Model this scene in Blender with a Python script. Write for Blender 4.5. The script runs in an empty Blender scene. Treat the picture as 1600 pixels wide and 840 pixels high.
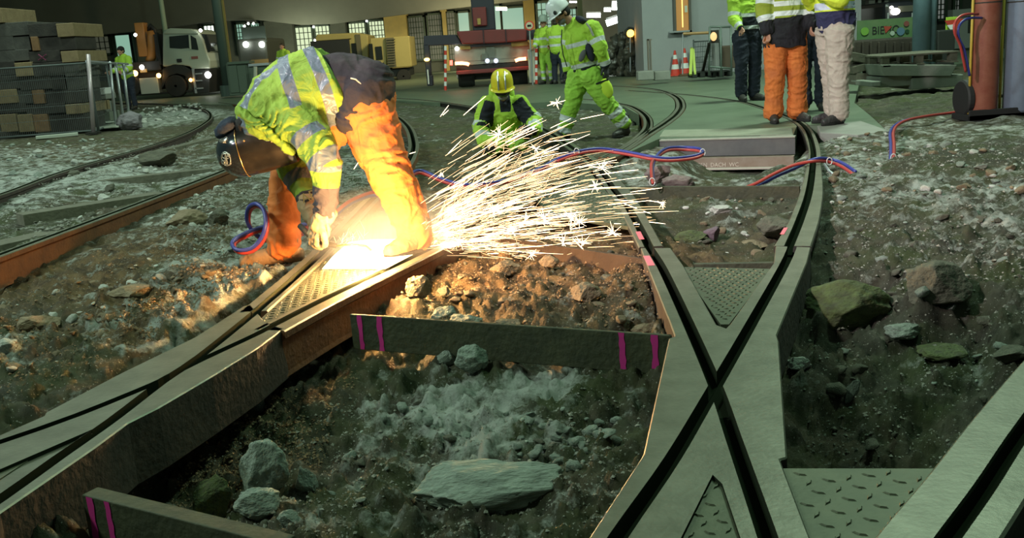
import bpy, bmesh, math, random
import numpy as np
from mathutils import Vector, Matrix
from mathutils.geometry import tessellate_polygon
random.seed(7); RNG=np.random.RandomState(7)
S=bpy.context.scene; COL=S.collection
PI=math.pi
# ------------------------------------------------------------------ camera
F=1500.0; H=1.0; HY=72.0; SL=0.07
TH=math.atan(SL); DD=(420-HY)*math.cos(TH); PITCH=math.atan(DD/F)
cam=bpy.data.cameras.new('camera'); camo=bpy.data.objects.new('camera',cam); COL.objects.link(camo)
cam.sensor_width=36; cam.lens=36*F/1600; cam.clip_start=.05; cam.clip_end=300
fw=Vector((0,math.cos(PITCH),-math.sin(PITCH))); up0=Vector((0,math.sin(PITCH),math.cos(PITCH))); rt0=Vector((1,0,0))
c_,s_=math.cos(TH),math.sin(TH)
# image right u -> in level frame (u cos - v sin, u sin + v cos) with v down
_CR,_SR=c_,s_
def ray(px,py):
    u=px-800; v=py-420
    u2=u*_CR-v*_SR; v2=u*_SR+v*_CR
    return rt0*u2-up0*v2+fw*F
RT=rt0*c_-up0*s_; UP=rt0*s_+up0*c_
camo.matrix_world=Matrix(((RT.x,UP.x,-fw.x,0),(RT.y,UP.y,-fw.y,0),(RT.z,UP.z,-fw.z,H),(0,0,0,1)))
S.camera=camo
def G(px,py,z=0.0):
    d=ray(px,py); t=(z-H)/d.z
    return Vector((d.x*t,d.y*t,z))
def W(px,py,Y):
    d=ray(px,py); t=Y/d.y
    return Vector((d.x*t,Y,H+d.z*t))
def scl(Y): return Y/F           # metres per pixel at depth Y
# ------------------------------------------------------------------ materials
def _nt(name):
    m=bpy.data.materials.new(name); m.use_nodes=True; nt=m.node_tree; b=nt.nodes['Principled BSDF']; return m,nt,b
def col4(c): return (c[0],c[1],c[2],1)
def N(nt,t,**k):
    n=nt.nodes.new(t)
    for a,b in k.items(): setattr(n,a,b)
    return n
def mat(name,c,rough=.6,metal=0,c2=None,scale=8,bump=0,bscale=40,amt=.5,spec=.5,coat=0,detail=5,bdist=.01):
    m,nt,b=_nt(name); b.inputs['Base Color'].default_value=col4(c); b.inputs['Roughness'].default_value=rough
    b.inputs['Metallic'].default_value=metal; b.inputs['Specular IOR Level'].default_value=spec
    b.inputs['Coat Weight'].default_value=coat
    tc=N(nt,'ShaderNodeTexCoord')
    if c2 is not None:
        n=N(nt,'ShaderNodeTexNoise'); n.inputs['Scale'].default_value=scale; n.inputs['Detail'].default_value=detail; n.inputs['Roughness'].default_value=.65
        nt.links.new(tc.outputs['Object'],n.inputs['Vector'])
        r=N(nt,'ShaderNodeMapRange'); r.inputs[1].default_value=.5-.25*(1.01-amt)-.02; r.inputs[2].default_value=.5+.25*(1.01-amt)+.05
        nt.links.new(n.outputs['Fac'],r.inputs[0])
        x=N(nt,'ShaderNodeMix',data_type='RGBA'); x.inputs[6].default_value=col4(c); x.inputs[7].default_value=col4(c2)
        nt.links.new(r.outputs[0],x.inputs[0]); nt.links.new(x.outputs[2],b.inputs['Base Color'])
    if bump:
        n=N(nt,'ShaderNodeTexNoise'); n.inputs['Scale'].default_value=bscale; n.inputs['Detail'].default_value=6
        nt.links.new(tc.outputs['Object'],n.inputs['Vector'])
        bp=N(nt,'ShaderNodeBump'); bp.inputs['Strength'].default_value=bump; bp.inputs['Distance'].default_value=bdist
        nt.links.new(n.outputs['Fac'],bp.inputs['Height']); nt.links.new(bp.outputs[0],b.inputs['Normal'])
    return m
def emis(name,c,s):
    m,nt,b=_nt(name); b.inputs['Base Color'].default_value=col4((.05,.05,.05)); b.inputs['Emission Color'].default_value=col4(c); b.inputs['Emission Strength'].default_value=s
    return m
def cloth(name,base,c1=(.62,.64,.66),c2=(.012,.014,.025),rough=.85,bump=.35,bscale=60,dirt=None,c3=(.5,.25,.02)):
    """cloth whose tape and contrast panels are sewn in where the mesh says so (attributes tape, dark)"""
    m,nt,b=_nt(name); b.inputs['Roughness'].default_value=rough
    tc=N(nt,'ShaderNodeTexCoord')
    prev=None
    basec=N(nt,'ShaderNodeTexNoise'); basec.inputs['Scale'].default_value=6; basec.inputs['Detail'].default_value=6
    nt.links.new(tc.outputs['Object'],basec.inputs['Vector'])
    x=N(nt,'ShaderNodeMix',data_type='RGBA'); x.inputs[6].default_value=col4(base); d=dirt or [v*.6 for v in base]; x.inputs[7].default_value=col4(d)
    r=N(nt,'ShaderNodeMapRange'); r.inputs[1].default_value=.48; r.inputs[2].default_value=.75; r.inputs[4].default_value=.8
    nt.links.new(basec.outputs['Fac'],r.inputs[0]); nt.links.new(r.outputs[0],x.inputs[0]); prev=x.outputs[2]
    rg=None
    for att,c in (('alt',c3),('dark',c2),('tape',c1)):
        a=N(nt,'ShaderNodeAttribute',attribute_name=att)
        mr=N(nt,'ShaderNodeMapRange'); mr.inputs[1].default_value=-.0015; mr.inputs[2].default_value=.0015
        nt.links.new(a.outputs['Fac'],mr.inputs[0])
        x=N(nt,'ShaderNodeMix',data_type='RGBA'); x.inputs[7].default_value=col4(c)
        nt.links.new(mr.outputs[0],x.inputs[0]); nt.links.new(prev,x.inputs[6]); prev=x.outputs[2]
        rg=mr
    nt.links.new(prev,b.inputs['Base Color'])
    rr=N(nt,'ShaderNodeMapRange'); rr.inputs[3].default_value=rough; rr.inputs[4].default_value=.38
    nt.links.new(rg.outputs[0],rr.inputs[0]); nt.links.new(rr.outputs[0],b.inputs['Roughness'])
    n=N(nt,'ShaderNodeTexNoise'); n.inputs['Scale'].default_value=bscale; n.inputs['Detail'].default_value=5
    nt.links.new(tc.outputs['Object'],n.inputs['Vector'])
    n2=N(nt,'ShaderNodeTexNoise'); n2.inputs['Scale'].default_value=14; n2.inputs['Detail'].default_value=2; n2.inputs['Distortion'].default_value=1.2
    nt.links.new(tc.outputs['Object'],n2.inputs['Vector'])
    bp=N(nt,'ShaderNodeBump'); bp.inputs['Strength'].default_value=bump*.4; bp.inputs['Distance'].default_value=.004
    nt.links.new(n.outputs['Fac'],bp.inputs['Height'])
    b2=N(nt,'ShaderNodeBump'); b2.inputs['Strength'].default_value=bump; b2.inputs['Distance'].default_value=.03
    nt.links.new(n2.outputs['Fac'],b2.inputs['Height']); nt.links.new(bp.outputs[0],b2.inputs['Normal']); nt.links.new(b2.outputs[0],b.inputs['Normal'])
    return m
# ------------------------------------------------------------------ mesh helpers
def link(name,me,m=None,parent=None,smooth=False):
    o=bpy.data.objects.new(name,me); COL.objects.link(o)
    if m is not None: me.materials.append(m)
    if smooth:
        me.polygons.foreach_set('use_smooth',[True]*len(me.polygons))
    if parent is not None: o.parent=parent
    return o
def mesh(name,v,f):
    me=bpy.data.meshes.new(name); me.from_pydata([tuple(a) for a in v],[],[tuple(a) for a in f]); me.update(); return me
class MB:
    def __init__(s): s.v=[];s.f=[];s.mi=[]
    def add(s,v,f,mi=0):
        k=len(s.v); s.v+= [tuple(a) for a in v]; s.f+=[tuple(i+k for i in a) for a in f]; s.mi+=[mi]*len(f); return s
    def box(s,c,d,rz=0,mi=0,R=None):
        c=Vector(c); R=R or Matrix.Rotation(rz,3,'Z'); a,b,h=d[0]/2,d[1]/2,d[2]/2
        v=[c+R@Vector((x,y,z)) for x in(-a,a) for y in(-b,b) for z in(-h,h)]
        return s.add(v,[(0,1,3,2),(4,6,7,5),(0,4,5,1),(2,3,7,6),(0,2,6,4),(1,5,7,3)],mi)
    def bar(s,a,b,w,h,mi=0,up=None):
        """box from a to b, width w, height h"""
        a=Vector(a);b=Vector(b);d=(b-a);L=d.length;d=d.normalized();u=Vector(up) if up is not None else Vector((0,0,1))
        if abs(d.dot(u))>.95:u=Vector((0,1,0))
        x=d.cross(u).normalized();u=x.cross(d)
        v=[p+x*i+u*j for p in(a,b) for (i,j) in((-w/2,-h/2),(w/2,-h/2),(w/2,h/2),(-w/2,h/2))]
        return s.add(v,[(3,2,1,0),(4,5,6,7),(0,1,5,4),(1,2,6,5),(2,3,7,6),(3,0,4,7)],mi)
    def tube(s,pts,r,n=8,mi=0,closed=False):
        pts=[Vector(p) for p in pts]; m=len(pts); rr=r if isinstance(r,(list,tuple)) else [r]*m
        vs=[];fs=[]; nrm=None
        for i,p in enumerate(pts):
            t=(pts[min(i+1,m-1)]-pts[max(i-1,0)])
            if t.length<1e-9:t=Vector((0,0,1))
            t.normalize()
            if nrm is None:
                nrm=t.cross(Vector((0,0,1))) if abs(t.z)<.9 else t.cross(Vector((1,0,0)))
            nrm=(nrm-t*nrm.dot(t))
            if nrm.length<1e-6: nrm=t.orthogonal()
            nrm.normalize(); b=t.cross(nrm)
            for k in range(n):
                a=2*PI*k/n; vs.append(p+(nrm*math.cos(a)+b*math.sin(a))*rr[i])
        for i in range(m-1):
            for k in range(n):
                fs.append((i*n+k,i*n+(k+1)%n,(i+1)*n+(k+1)%n,(i+1)*n+k))
        fs.append(tuple(range(n-1,-1,-1))); fs.append(tuple((m-1)*n+k for k in range(n)))
        return s.add(vs,fs,mi)
    def cyl(s,a,b,r,n=16,mi=0,r2=None): return s.tube([a,b],[r,r if r2 is None else r2],n,mi)
    def lathe(s,prof,c=(0,0,0),n=20,mi=0,R=None):
        c=Vector(c);R=R or Matrix.Identity(3);vs=[];fs=[];m=len(prof)
        for (r,z) in prof:
            for k in range(n):
                a=2*PI*k/n; vs.append(c+R@Vector((r*math.cos(a),r*math.sin(a),z)))
        for i in range(m-1):
            for k in range(n): fs.append((i*n+k,i*n+(k+1)%n,(i+1)*n+(k+1)%n,(i+1)*n+k))
        fs.append(tuple(range(n-1,-1,-1))); fs.append(tuple((m-1)*n+k for k in range(n)))
        return s.add(vs,fs,mi)
    def ell(s,c,r,n=14,mi=0,R=None):
        c=Vector(c);R=R or Matrix.Identity(3); m=n//2+1; prof=[]
        vs=[];fs=[]
        for i in range(m):
            ph=-PI/2+PI*(i+.0)/(m-1); ph=max(min(ph,PI/2-.02),-PI/2+.02)
            for k in range(n):
                a=2*PI*k/n; vs.append(c+R@Vector((r[0]*math.cos(ph)*math.cos(a),r[1]*math.cos(ph)*math.sin(a),r[2]*math.sin(ph))))
        for i in range(m-1):
            for k in range(n): fs.append((i*n+k,i*n+(k+1)%n,(i+1)*n+(k+1)%n,(i+1)*n+k))
        fs.append(tuple(range(n-1,-1,-1))); fs.append(tuple((m-1)*n+k for k in range(n)))
        return s.add(vs,fs,mi)
    def prism(s,pts,vec,mi=0):
        """extrude a polygon (3-D points) along vec"""
        pts=[Vector(p) for p in pts]; vec=Vector(vec); n=len(pts)
        tri=tessellate_polygon([pts])
        nn=Vector((0,0,0))
        for i in range(n): nn+=pts[i].cross(pts[(i+1)%n])
        flip=nn.dot(vec)>0
        vs=pts+[p+vec for p in pts]; fs=[]
        f0=tuple(range(n)); 
        if flip: fs.append(f0[::-1]); fs.append(tuple(i+n for i in f0))
        else: fs.append(f0); fs.append(tuple(i+n for i in f0[::-1]))
        for i in range(n):
            j=(i+1)%n
            fs.append((i,j,j+n,i+n) if flip else (j,i,i+n,j+n))
        return s.add(vs,fs,mi)
    def build(s,name,m,parent=None,smooth=False,bevel=0,loc=None,tri=False,segs=2):
        v=s.v
        if loc is not None:
            L=Vector(loc); v=[Vector(a)-L for a in v]
        me=mesh(name,v,s.f)
        ms=m if isinstance(m,(list,tuple)) else [m]
        for q in ms: me.materials.append(q)
        if len(ms)>1: me.polygons.foreach_set('material_index',s.mi)
        o=link(name,me,None,parent,smooth)
        if loc is not None: o.location=loc
        if bevel:
            b=o.modifiers.new('b','BEVEL'); b.width=bevel; b.segments=segs; b.limit_method='ANGLE'; b.angle_limit=.7
        return o
def empty(name,loc=(0,0,0)):
    o=bpy.data.objects.new(name,None); COL.objects.link(o); o.location=loc; o.empty_display_size=.2; return o
def tag(o,label=None,cat=None,group=None,kind=None):
    if label:o['label']=label
    if cat:o['category']=cat
    if group:o['group']=group
    if kind:o['kind']=kind
    return o
def put(part,root):
    """parent keeping world place (root is an unrotated empty)"""
    part.parent=root; part.location=Vector(part.location)-Vector(root.location); return part
def evalmesh(o,name):
    dg=bpy.context.evaluated_depsgraph_get(); dg.update()
    me=bpy.data.meshes.new_from_object(o.evaluated_get(dg)); me.name=name; return me
def kill(o):
    me=o.data; bpy.data.objects.remove(o)
    if me and me.users==0 and isinstance(me,bpy.types.Mesh): bpy.data.meshes.remove(me)
# ------------------------------------------------------------------ vector noise (numpy)
def _h(ix,iy,iz,seed):
    n=(ix.astype(np.int64)*374761393+iy.astype(np.int64)*668265263+iz.astype(np.int64)*2147483647+seed*1274126177)&0xffffffff
    n=((n^(n>>13))*1274126177)&0xffffffff
    n=(n^(n>>16))&0xffffffff
    return n.astype(np.float64)/0xffffffff
def vnoise(P,scale,seed=0):
    """value noise -1..1 of an (n,3) array"""
    p=np.asarray(P,float)*scale; i=np.floor(p); f=p-i; i=i.astype(np.int64); u=f*f*f*(f*(f*6-15)+10)
    r=0
    for dx in(0,1):
        for dy in(0,1):
            for dz in(0,1):
                w=(u[:,0] if dx else 1-u[:,0])*(u[:,1] if dy else 1-u[:,1])*(u[:,2] if dz else 1-u[:,2])
                r=r+w*_h(i[:,0]+dx,i[:,1]+dy,i[:,2]+dz,seed)
    return r*2-1
def fbm(P,scale,oct=4,seed=0,gain=.5):
    r=0;a=1
    for k in range(oct):
        r=r+a*vnoise(P,scale*2**k,seed+k*17); a*=gain
    return r
def smooth_path(pts,step=.06):
    """Catmull-Rom through 3-D points, resampled evenly"""
    P=[Vector(p) for p in pts]; P=[P[0]*2-P[1]]+P+[P[-1]*2-P[-2]]; out=[];idx=[]
    for i in range(1,len(P)-2):
        n=max(2,int((P[i+1]-P[i]).length/step)+1)
        for k in range(n):
            t=k/n; a,b,c,d=P[i-1],P[i],P[i+1],P[i+2]
            out.append(.5*((2*b)+(c-a)*t+(2*a-5*b+4*c-d)*t*t+(3*b-a-3*c+d)*t**3)); idx.append(i-1+t)
    out.append(P[-2]); idx.append(len(P)-3)
    return out,idx
def interp(vals,idx):
    r=[]
    for t in idx:
        i=min(int(t),len(vals)-2) if len(vals)>1 else 0; f=t-i
        r.append(vals[i]*(1-f)+vals[min(i+1,len(vals)-1)]*f)
    return r
# ------------------------------------------------------------------ palette
M_steel=mat('worn rail steel',(.115,.115,.085),.46,.45,c2=(.20,.20,.155),scale=7,bump=.25,bscale=60,amt=.3,bdist=.004)
M_rust=mat('rusty rail side',(.11,.045,.022),.8,.1,c2=(.22,.085,.03),scale=9,bump=.5,bscale=45,amt=.2)
M_dark=mat('dark oily steel',(.018,.017,.015),.75,.1,c2=(.035,.030,.022),scale=6,bump=.3,bscale=50,amt=.2)
M_tie=mat('mud stained tie bar',(.032,.036,.024),.75,.1,c2=(.085,.085,.045),scale=9,bump=.5,bscale=40,amt=.1,detail=9)
M_pink=mat('magenta marking paint',(.62,.03,.27),.7)
M_pinkrail=mat('pink marking spray',(.75,.16,.22),.6)
M_conc=mat('concrete',(.30,.30,.27),.85,c2=(.22,.22,.20),scale=3,bump=.3,bscale=60,amt=.2)
M_pave=mat('smooth wet concrete paving',(.145,.185,.125),.5,c2=(.085,.115,.075),scale=1.6,bump=.15,bscale=25,amt=.2,detail=8)
M_black=mat('black rubber',(.012,.012,.013),.7)
M_galv=mat('galvanised steel',(.45,.47,.50),.4,.7)
M_groove=mat('shade-dark rail groove',(.006,.0065,.005),.95,spec=0)  # shade inside the groove is put into this near-black colour
_d=M_groove.node_tree.nodes.new('ShaderNodeBsdfDiffuse'); _d.inputs[0].default_value=(.020,.024,.016,1); M_groove.node_tree.links.new(_d.outputs[0],M_groove.node_tree.nodes['Material Output'].inputs[0])
# ================================================================== GROUND
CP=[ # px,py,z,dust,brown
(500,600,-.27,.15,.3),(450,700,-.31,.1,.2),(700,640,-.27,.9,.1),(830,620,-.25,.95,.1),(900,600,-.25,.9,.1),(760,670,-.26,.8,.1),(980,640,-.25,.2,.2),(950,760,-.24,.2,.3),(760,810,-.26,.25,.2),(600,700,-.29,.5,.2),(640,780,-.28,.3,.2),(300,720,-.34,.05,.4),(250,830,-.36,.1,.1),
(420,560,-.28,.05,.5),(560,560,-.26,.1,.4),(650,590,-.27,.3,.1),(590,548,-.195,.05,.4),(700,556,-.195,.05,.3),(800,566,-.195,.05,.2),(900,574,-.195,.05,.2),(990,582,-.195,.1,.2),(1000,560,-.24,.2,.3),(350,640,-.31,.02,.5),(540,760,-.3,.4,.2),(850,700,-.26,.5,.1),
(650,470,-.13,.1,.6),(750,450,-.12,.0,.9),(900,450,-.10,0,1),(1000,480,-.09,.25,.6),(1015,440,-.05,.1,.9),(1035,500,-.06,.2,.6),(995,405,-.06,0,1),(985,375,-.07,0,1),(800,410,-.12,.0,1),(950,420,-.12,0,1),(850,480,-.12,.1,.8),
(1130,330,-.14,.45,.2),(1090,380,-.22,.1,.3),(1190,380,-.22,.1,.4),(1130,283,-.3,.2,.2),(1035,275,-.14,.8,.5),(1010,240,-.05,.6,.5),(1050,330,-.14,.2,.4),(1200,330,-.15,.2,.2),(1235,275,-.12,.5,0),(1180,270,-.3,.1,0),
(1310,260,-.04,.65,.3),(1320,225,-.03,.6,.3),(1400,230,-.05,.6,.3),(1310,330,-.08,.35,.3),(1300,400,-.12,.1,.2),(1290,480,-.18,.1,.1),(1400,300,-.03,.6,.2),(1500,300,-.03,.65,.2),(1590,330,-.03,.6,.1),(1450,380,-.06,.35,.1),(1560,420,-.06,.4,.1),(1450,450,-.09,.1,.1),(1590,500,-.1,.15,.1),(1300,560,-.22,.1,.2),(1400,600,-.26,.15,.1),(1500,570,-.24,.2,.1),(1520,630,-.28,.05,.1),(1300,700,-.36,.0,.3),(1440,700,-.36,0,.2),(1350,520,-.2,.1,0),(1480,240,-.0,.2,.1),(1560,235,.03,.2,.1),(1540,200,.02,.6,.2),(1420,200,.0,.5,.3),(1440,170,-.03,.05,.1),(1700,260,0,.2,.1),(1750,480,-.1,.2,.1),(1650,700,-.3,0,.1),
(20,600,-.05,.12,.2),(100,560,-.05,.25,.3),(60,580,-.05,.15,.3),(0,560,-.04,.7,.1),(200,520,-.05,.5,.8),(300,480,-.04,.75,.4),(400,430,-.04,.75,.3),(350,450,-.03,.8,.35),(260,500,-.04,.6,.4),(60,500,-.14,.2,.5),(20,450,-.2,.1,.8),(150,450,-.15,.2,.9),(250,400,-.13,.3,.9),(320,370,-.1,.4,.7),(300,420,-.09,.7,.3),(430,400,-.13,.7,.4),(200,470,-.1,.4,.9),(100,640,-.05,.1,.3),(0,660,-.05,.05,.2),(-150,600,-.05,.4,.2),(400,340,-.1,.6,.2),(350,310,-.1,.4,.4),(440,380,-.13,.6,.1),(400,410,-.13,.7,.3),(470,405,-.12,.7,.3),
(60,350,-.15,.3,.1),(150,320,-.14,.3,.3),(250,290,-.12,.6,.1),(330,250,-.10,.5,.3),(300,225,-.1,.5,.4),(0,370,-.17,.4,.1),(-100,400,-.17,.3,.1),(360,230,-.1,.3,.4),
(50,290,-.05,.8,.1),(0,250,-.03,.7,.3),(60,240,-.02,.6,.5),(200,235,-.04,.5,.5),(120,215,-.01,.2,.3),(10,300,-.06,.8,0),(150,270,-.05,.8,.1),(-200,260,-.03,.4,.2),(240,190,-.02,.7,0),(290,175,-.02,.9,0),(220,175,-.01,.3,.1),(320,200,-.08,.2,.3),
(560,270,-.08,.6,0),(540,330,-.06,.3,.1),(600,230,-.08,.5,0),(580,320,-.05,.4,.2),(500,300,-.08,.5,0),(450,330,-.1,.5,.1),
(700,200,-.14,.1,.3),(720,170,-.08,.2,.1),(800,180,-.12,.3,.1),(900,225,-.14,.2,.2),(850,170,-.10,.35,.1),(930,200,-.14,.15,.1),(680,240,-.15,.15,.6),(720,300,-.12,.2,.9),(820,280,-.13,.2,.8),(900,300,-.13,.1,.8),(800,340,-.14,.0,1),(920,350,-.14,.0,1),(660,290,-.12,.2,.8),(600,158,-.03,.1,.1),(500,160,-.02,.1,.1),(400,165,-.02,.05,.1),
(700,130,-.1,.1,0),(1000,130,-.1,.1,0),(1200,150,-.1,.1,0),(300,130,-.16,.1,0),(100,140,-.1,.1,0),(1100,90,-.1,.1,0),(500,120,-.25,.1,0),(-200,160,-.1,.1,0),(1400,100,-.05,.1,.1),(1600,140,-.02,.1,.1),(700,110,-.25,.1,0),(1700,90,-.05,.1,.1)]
cpw=np.array([list(G(a,b,z)) for a,b,z,_,_ in CP]); cpv=np.array([[c[2],c[3],c[4]] for c in CP])
def warp(x,y): return np.stack([x/y*1.6,np.log(y)],-1)
_cw=warp(cpw[:,0],cpw[:,1])
def field(x,y):
    q=warp(x,y); out=np.zeros((len(x),3)); 
    for s0 in range(0,len(x),20000):
        d=((q[s0:s0+20000,None,:]-_cw[None])**2).sum(-1)+2e-4
        w=d**-2.0; w/=w.sum(1,keepdims=True); out[s0:s0+20000]=w@cpv
    return out
def segdist(x,y,pts):
    """distance to a plan polyline"""
    d=np.full(len(x),1e9)
    for a,b in zip(pts[:-1],pts[1:]):
        ax,ay=a[0],a[1]; vx,vy=b[0]-ax,b[1]-ay; L=vx*vx+vy*vy+1e-12
        t=np.clip(((x-ax)*vx+(y-ay)*vy)/L,0,1); d=np.minimum(d,np.hypot(x-ax-t*vx,y-ay-t*vy))
    return d
def inpoly(x,y,poly):
    r=np.zeros(len(x),bool); n=len(poly)
    for i in range(n):
        x1,y1=poly[i][0],poly[i][1]; x2,y2=poly[(i+1)%n][0],poly[(i+1)%n][1]
        c=((y1>y)!=(y2>y)); xi=(x2-x1)*(y-y1)/((y2-y1) if y2!=y1 else 1e-9)+x1
        r^=c&(x<xi)
    return r
# ---- rail lines: (groove pixel x, y, half width left, half width right)
def railpath(pts): return [G(p[0],p[1]) for p in pts]
R_A=[(400,486,.075,.05),(484,412,.07,.05),(528,368,.07,.05),(575,318,.07,.05),(622,272,.06,.06),(641,245,.06,.06),(646,222,.06,.06),(636,196,.06,.06),(612,178,.06,.06),(575,167,.06,.06),(500,160,.06,.06)]
R_A2=[(412,515,.05,.095),(500,470,.05,.085),(588,428,.05,.08),(672,388,.05,.075),(740,352,.05,.07),(800,322,.05,.07),(870,286,.05,.07),(929,255,.05,.07),(962,240,.05,.06)]
R_B=[(1014,385,.05,.07),(996,349,.055,.07),(978,318,.055,.08),(961,298,.05,.1),(929,257,.05,.08),(874,217,.05,.07),(836,195,.05,.06),(790,178,.05,.06),(735,166,.05,.06),(670,157,.05,.06),(600,152,.05,.06)]
R_C=[(1233,384,.07,.10),(1250,343,.055,.10),(1264,300,.055,.085),(1270,258,.045,.06),(1270,231,.035,.06),(1261,203,.05,.05),(1246,189,.05,.05),(1226,180,.05,.05),(1189,167,.05,.05),(1150,157,.05,.05),(1077,148,.05,.05),(980,141,.05,.05)]
R_F=[(962,240,.07,.05),(985,228,.07,.05),(1014,208,.07,.06),(1038,193,.07,.06),(1057,178,.07,.06),(1064,165,.07,.06),(1058,152,.07,.06),(1036,142,.07,.06),(1005,137,.07,.06),(950,134,.07,.06),(890,133,.07,.06)]
R_E=[(945,245,.06,.05),(978,229,.06,.05),(1004,209,.06,.05),(1013,196,.06,.05),(1010,182,.06,.05),(995,170,.06,.05),(975,163,.06,.05),(930,156,.06,.05),(880,153,.06,.05)]
R_G=[(-140,448,.045,.045),(0,397,.045,.045),(120,353,.045,.045),(230,312,.045,.045),(350,266,.045,.045),(400,244,.045,.045),(440,222,.045,.045),(458,200,.045,.045),(448,180,.045,.045),(410,168,.045,.045),(340,160,.045,.045)]
R_GI=[(-140,342,.04,.04),(0,303,.04,.04),(90,270,.04,.04),(170,246,.04,.04),(240,226,.04,.04),(290,208,.04,.04),(318,193,.04,.04),(329,182,.04,.04),(322,172,.04,.04),(298,166,.04,.04),(250,162,.04,.04),(180,160,.04,.04)]
R_D=[(1430,920,.12,.085),(1474,850,.12,.085),(1539,760,.12,.085),(1600,668,.12,.085),(1680,560,.12,.085),(1760,470,.1,.08)]
# ---- casting outlines and grooves
LF_out=[(-160,1010),(0,800),(150,697),(200,660),(248,636),(330,588),(400,545),(443,513),(425,508),(412,500),(392,476),(380,478),(305,526),(188,583),(71,644),(69,649),(0,679),(-160,750)]
LF_g1=[(-230,933),(-150,878),(0,779),(90,715),(176,655),(252,597),(314,555),(400,486),(430,460)]
LF_g2=[(-230,765),(-150,738),(0,690),(120,648),(238,600),(262,588),(314,562),(400,522),(440,501)]
RF_out=[(1001,387),(1048,387),(1067,413),(1120,507),(1134,512),(1141,505),(1209,410),(1212,384),(1267,386),(1261,410),(1214,523),(1217,533),(1230,714),(1219,717),(1270,850),(1300,940),(880,940),(913,850),(1005,709),(1045,528),(1054,525),(1047,505),(1012,417)]
RF_gB=[(1005,366),(1012,382),(1034,417),(1073,499),(1117,600),(1146,683),(1193,819),(1240,960)]
RF_gC=[(1243,362),(1232,400),(1177,500),(1117,604),(1052,714),(968,835),(890,960)]
RF_win=[(1113,716),(1040,856),(1010,930),(1205,930),(1170,850),(1128,730)]  # opening filled by a plate
def grid_ground():
    ys=[1.25]; 
    while ys[-1]<70: ys.append(ys[-1]*1.0056)
    ys=np.array(ys); us=np.linspace(-1.1,1.25,780)
    Y,U=np.meshgrid(ys,us,indexing='ij'); x=(Y*U).ravel(); y=Y.ravel()
    return x,y,len(ys),len(us)
ROCKS=[]
def terrain_z(x,y):
    f=field(x,y); P=np.stack([x,y,np.zeros_like(x)],-1)
    far=np.clip((9-y)/5,.0,1)
    rough=.35+.65*np.clip(1.4-f[:,1],0,1)
    n=fbm(P,4,3,3)*.024+fbm(P,15,4,11,.6)*.016*(.3+.7*far)
    lump=np.maximum(0,vnoise(P,24,31)-.2)*.050*far+np.maximum(0,vnoise(P,55,77)-.15)*.026*far+np.maximum(0,vnoise(P,9,51)-.3)*.05*far
    z=f[:,0]+(n+lump)*np.where(y>16,.25,1)
    return z,f
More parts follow.
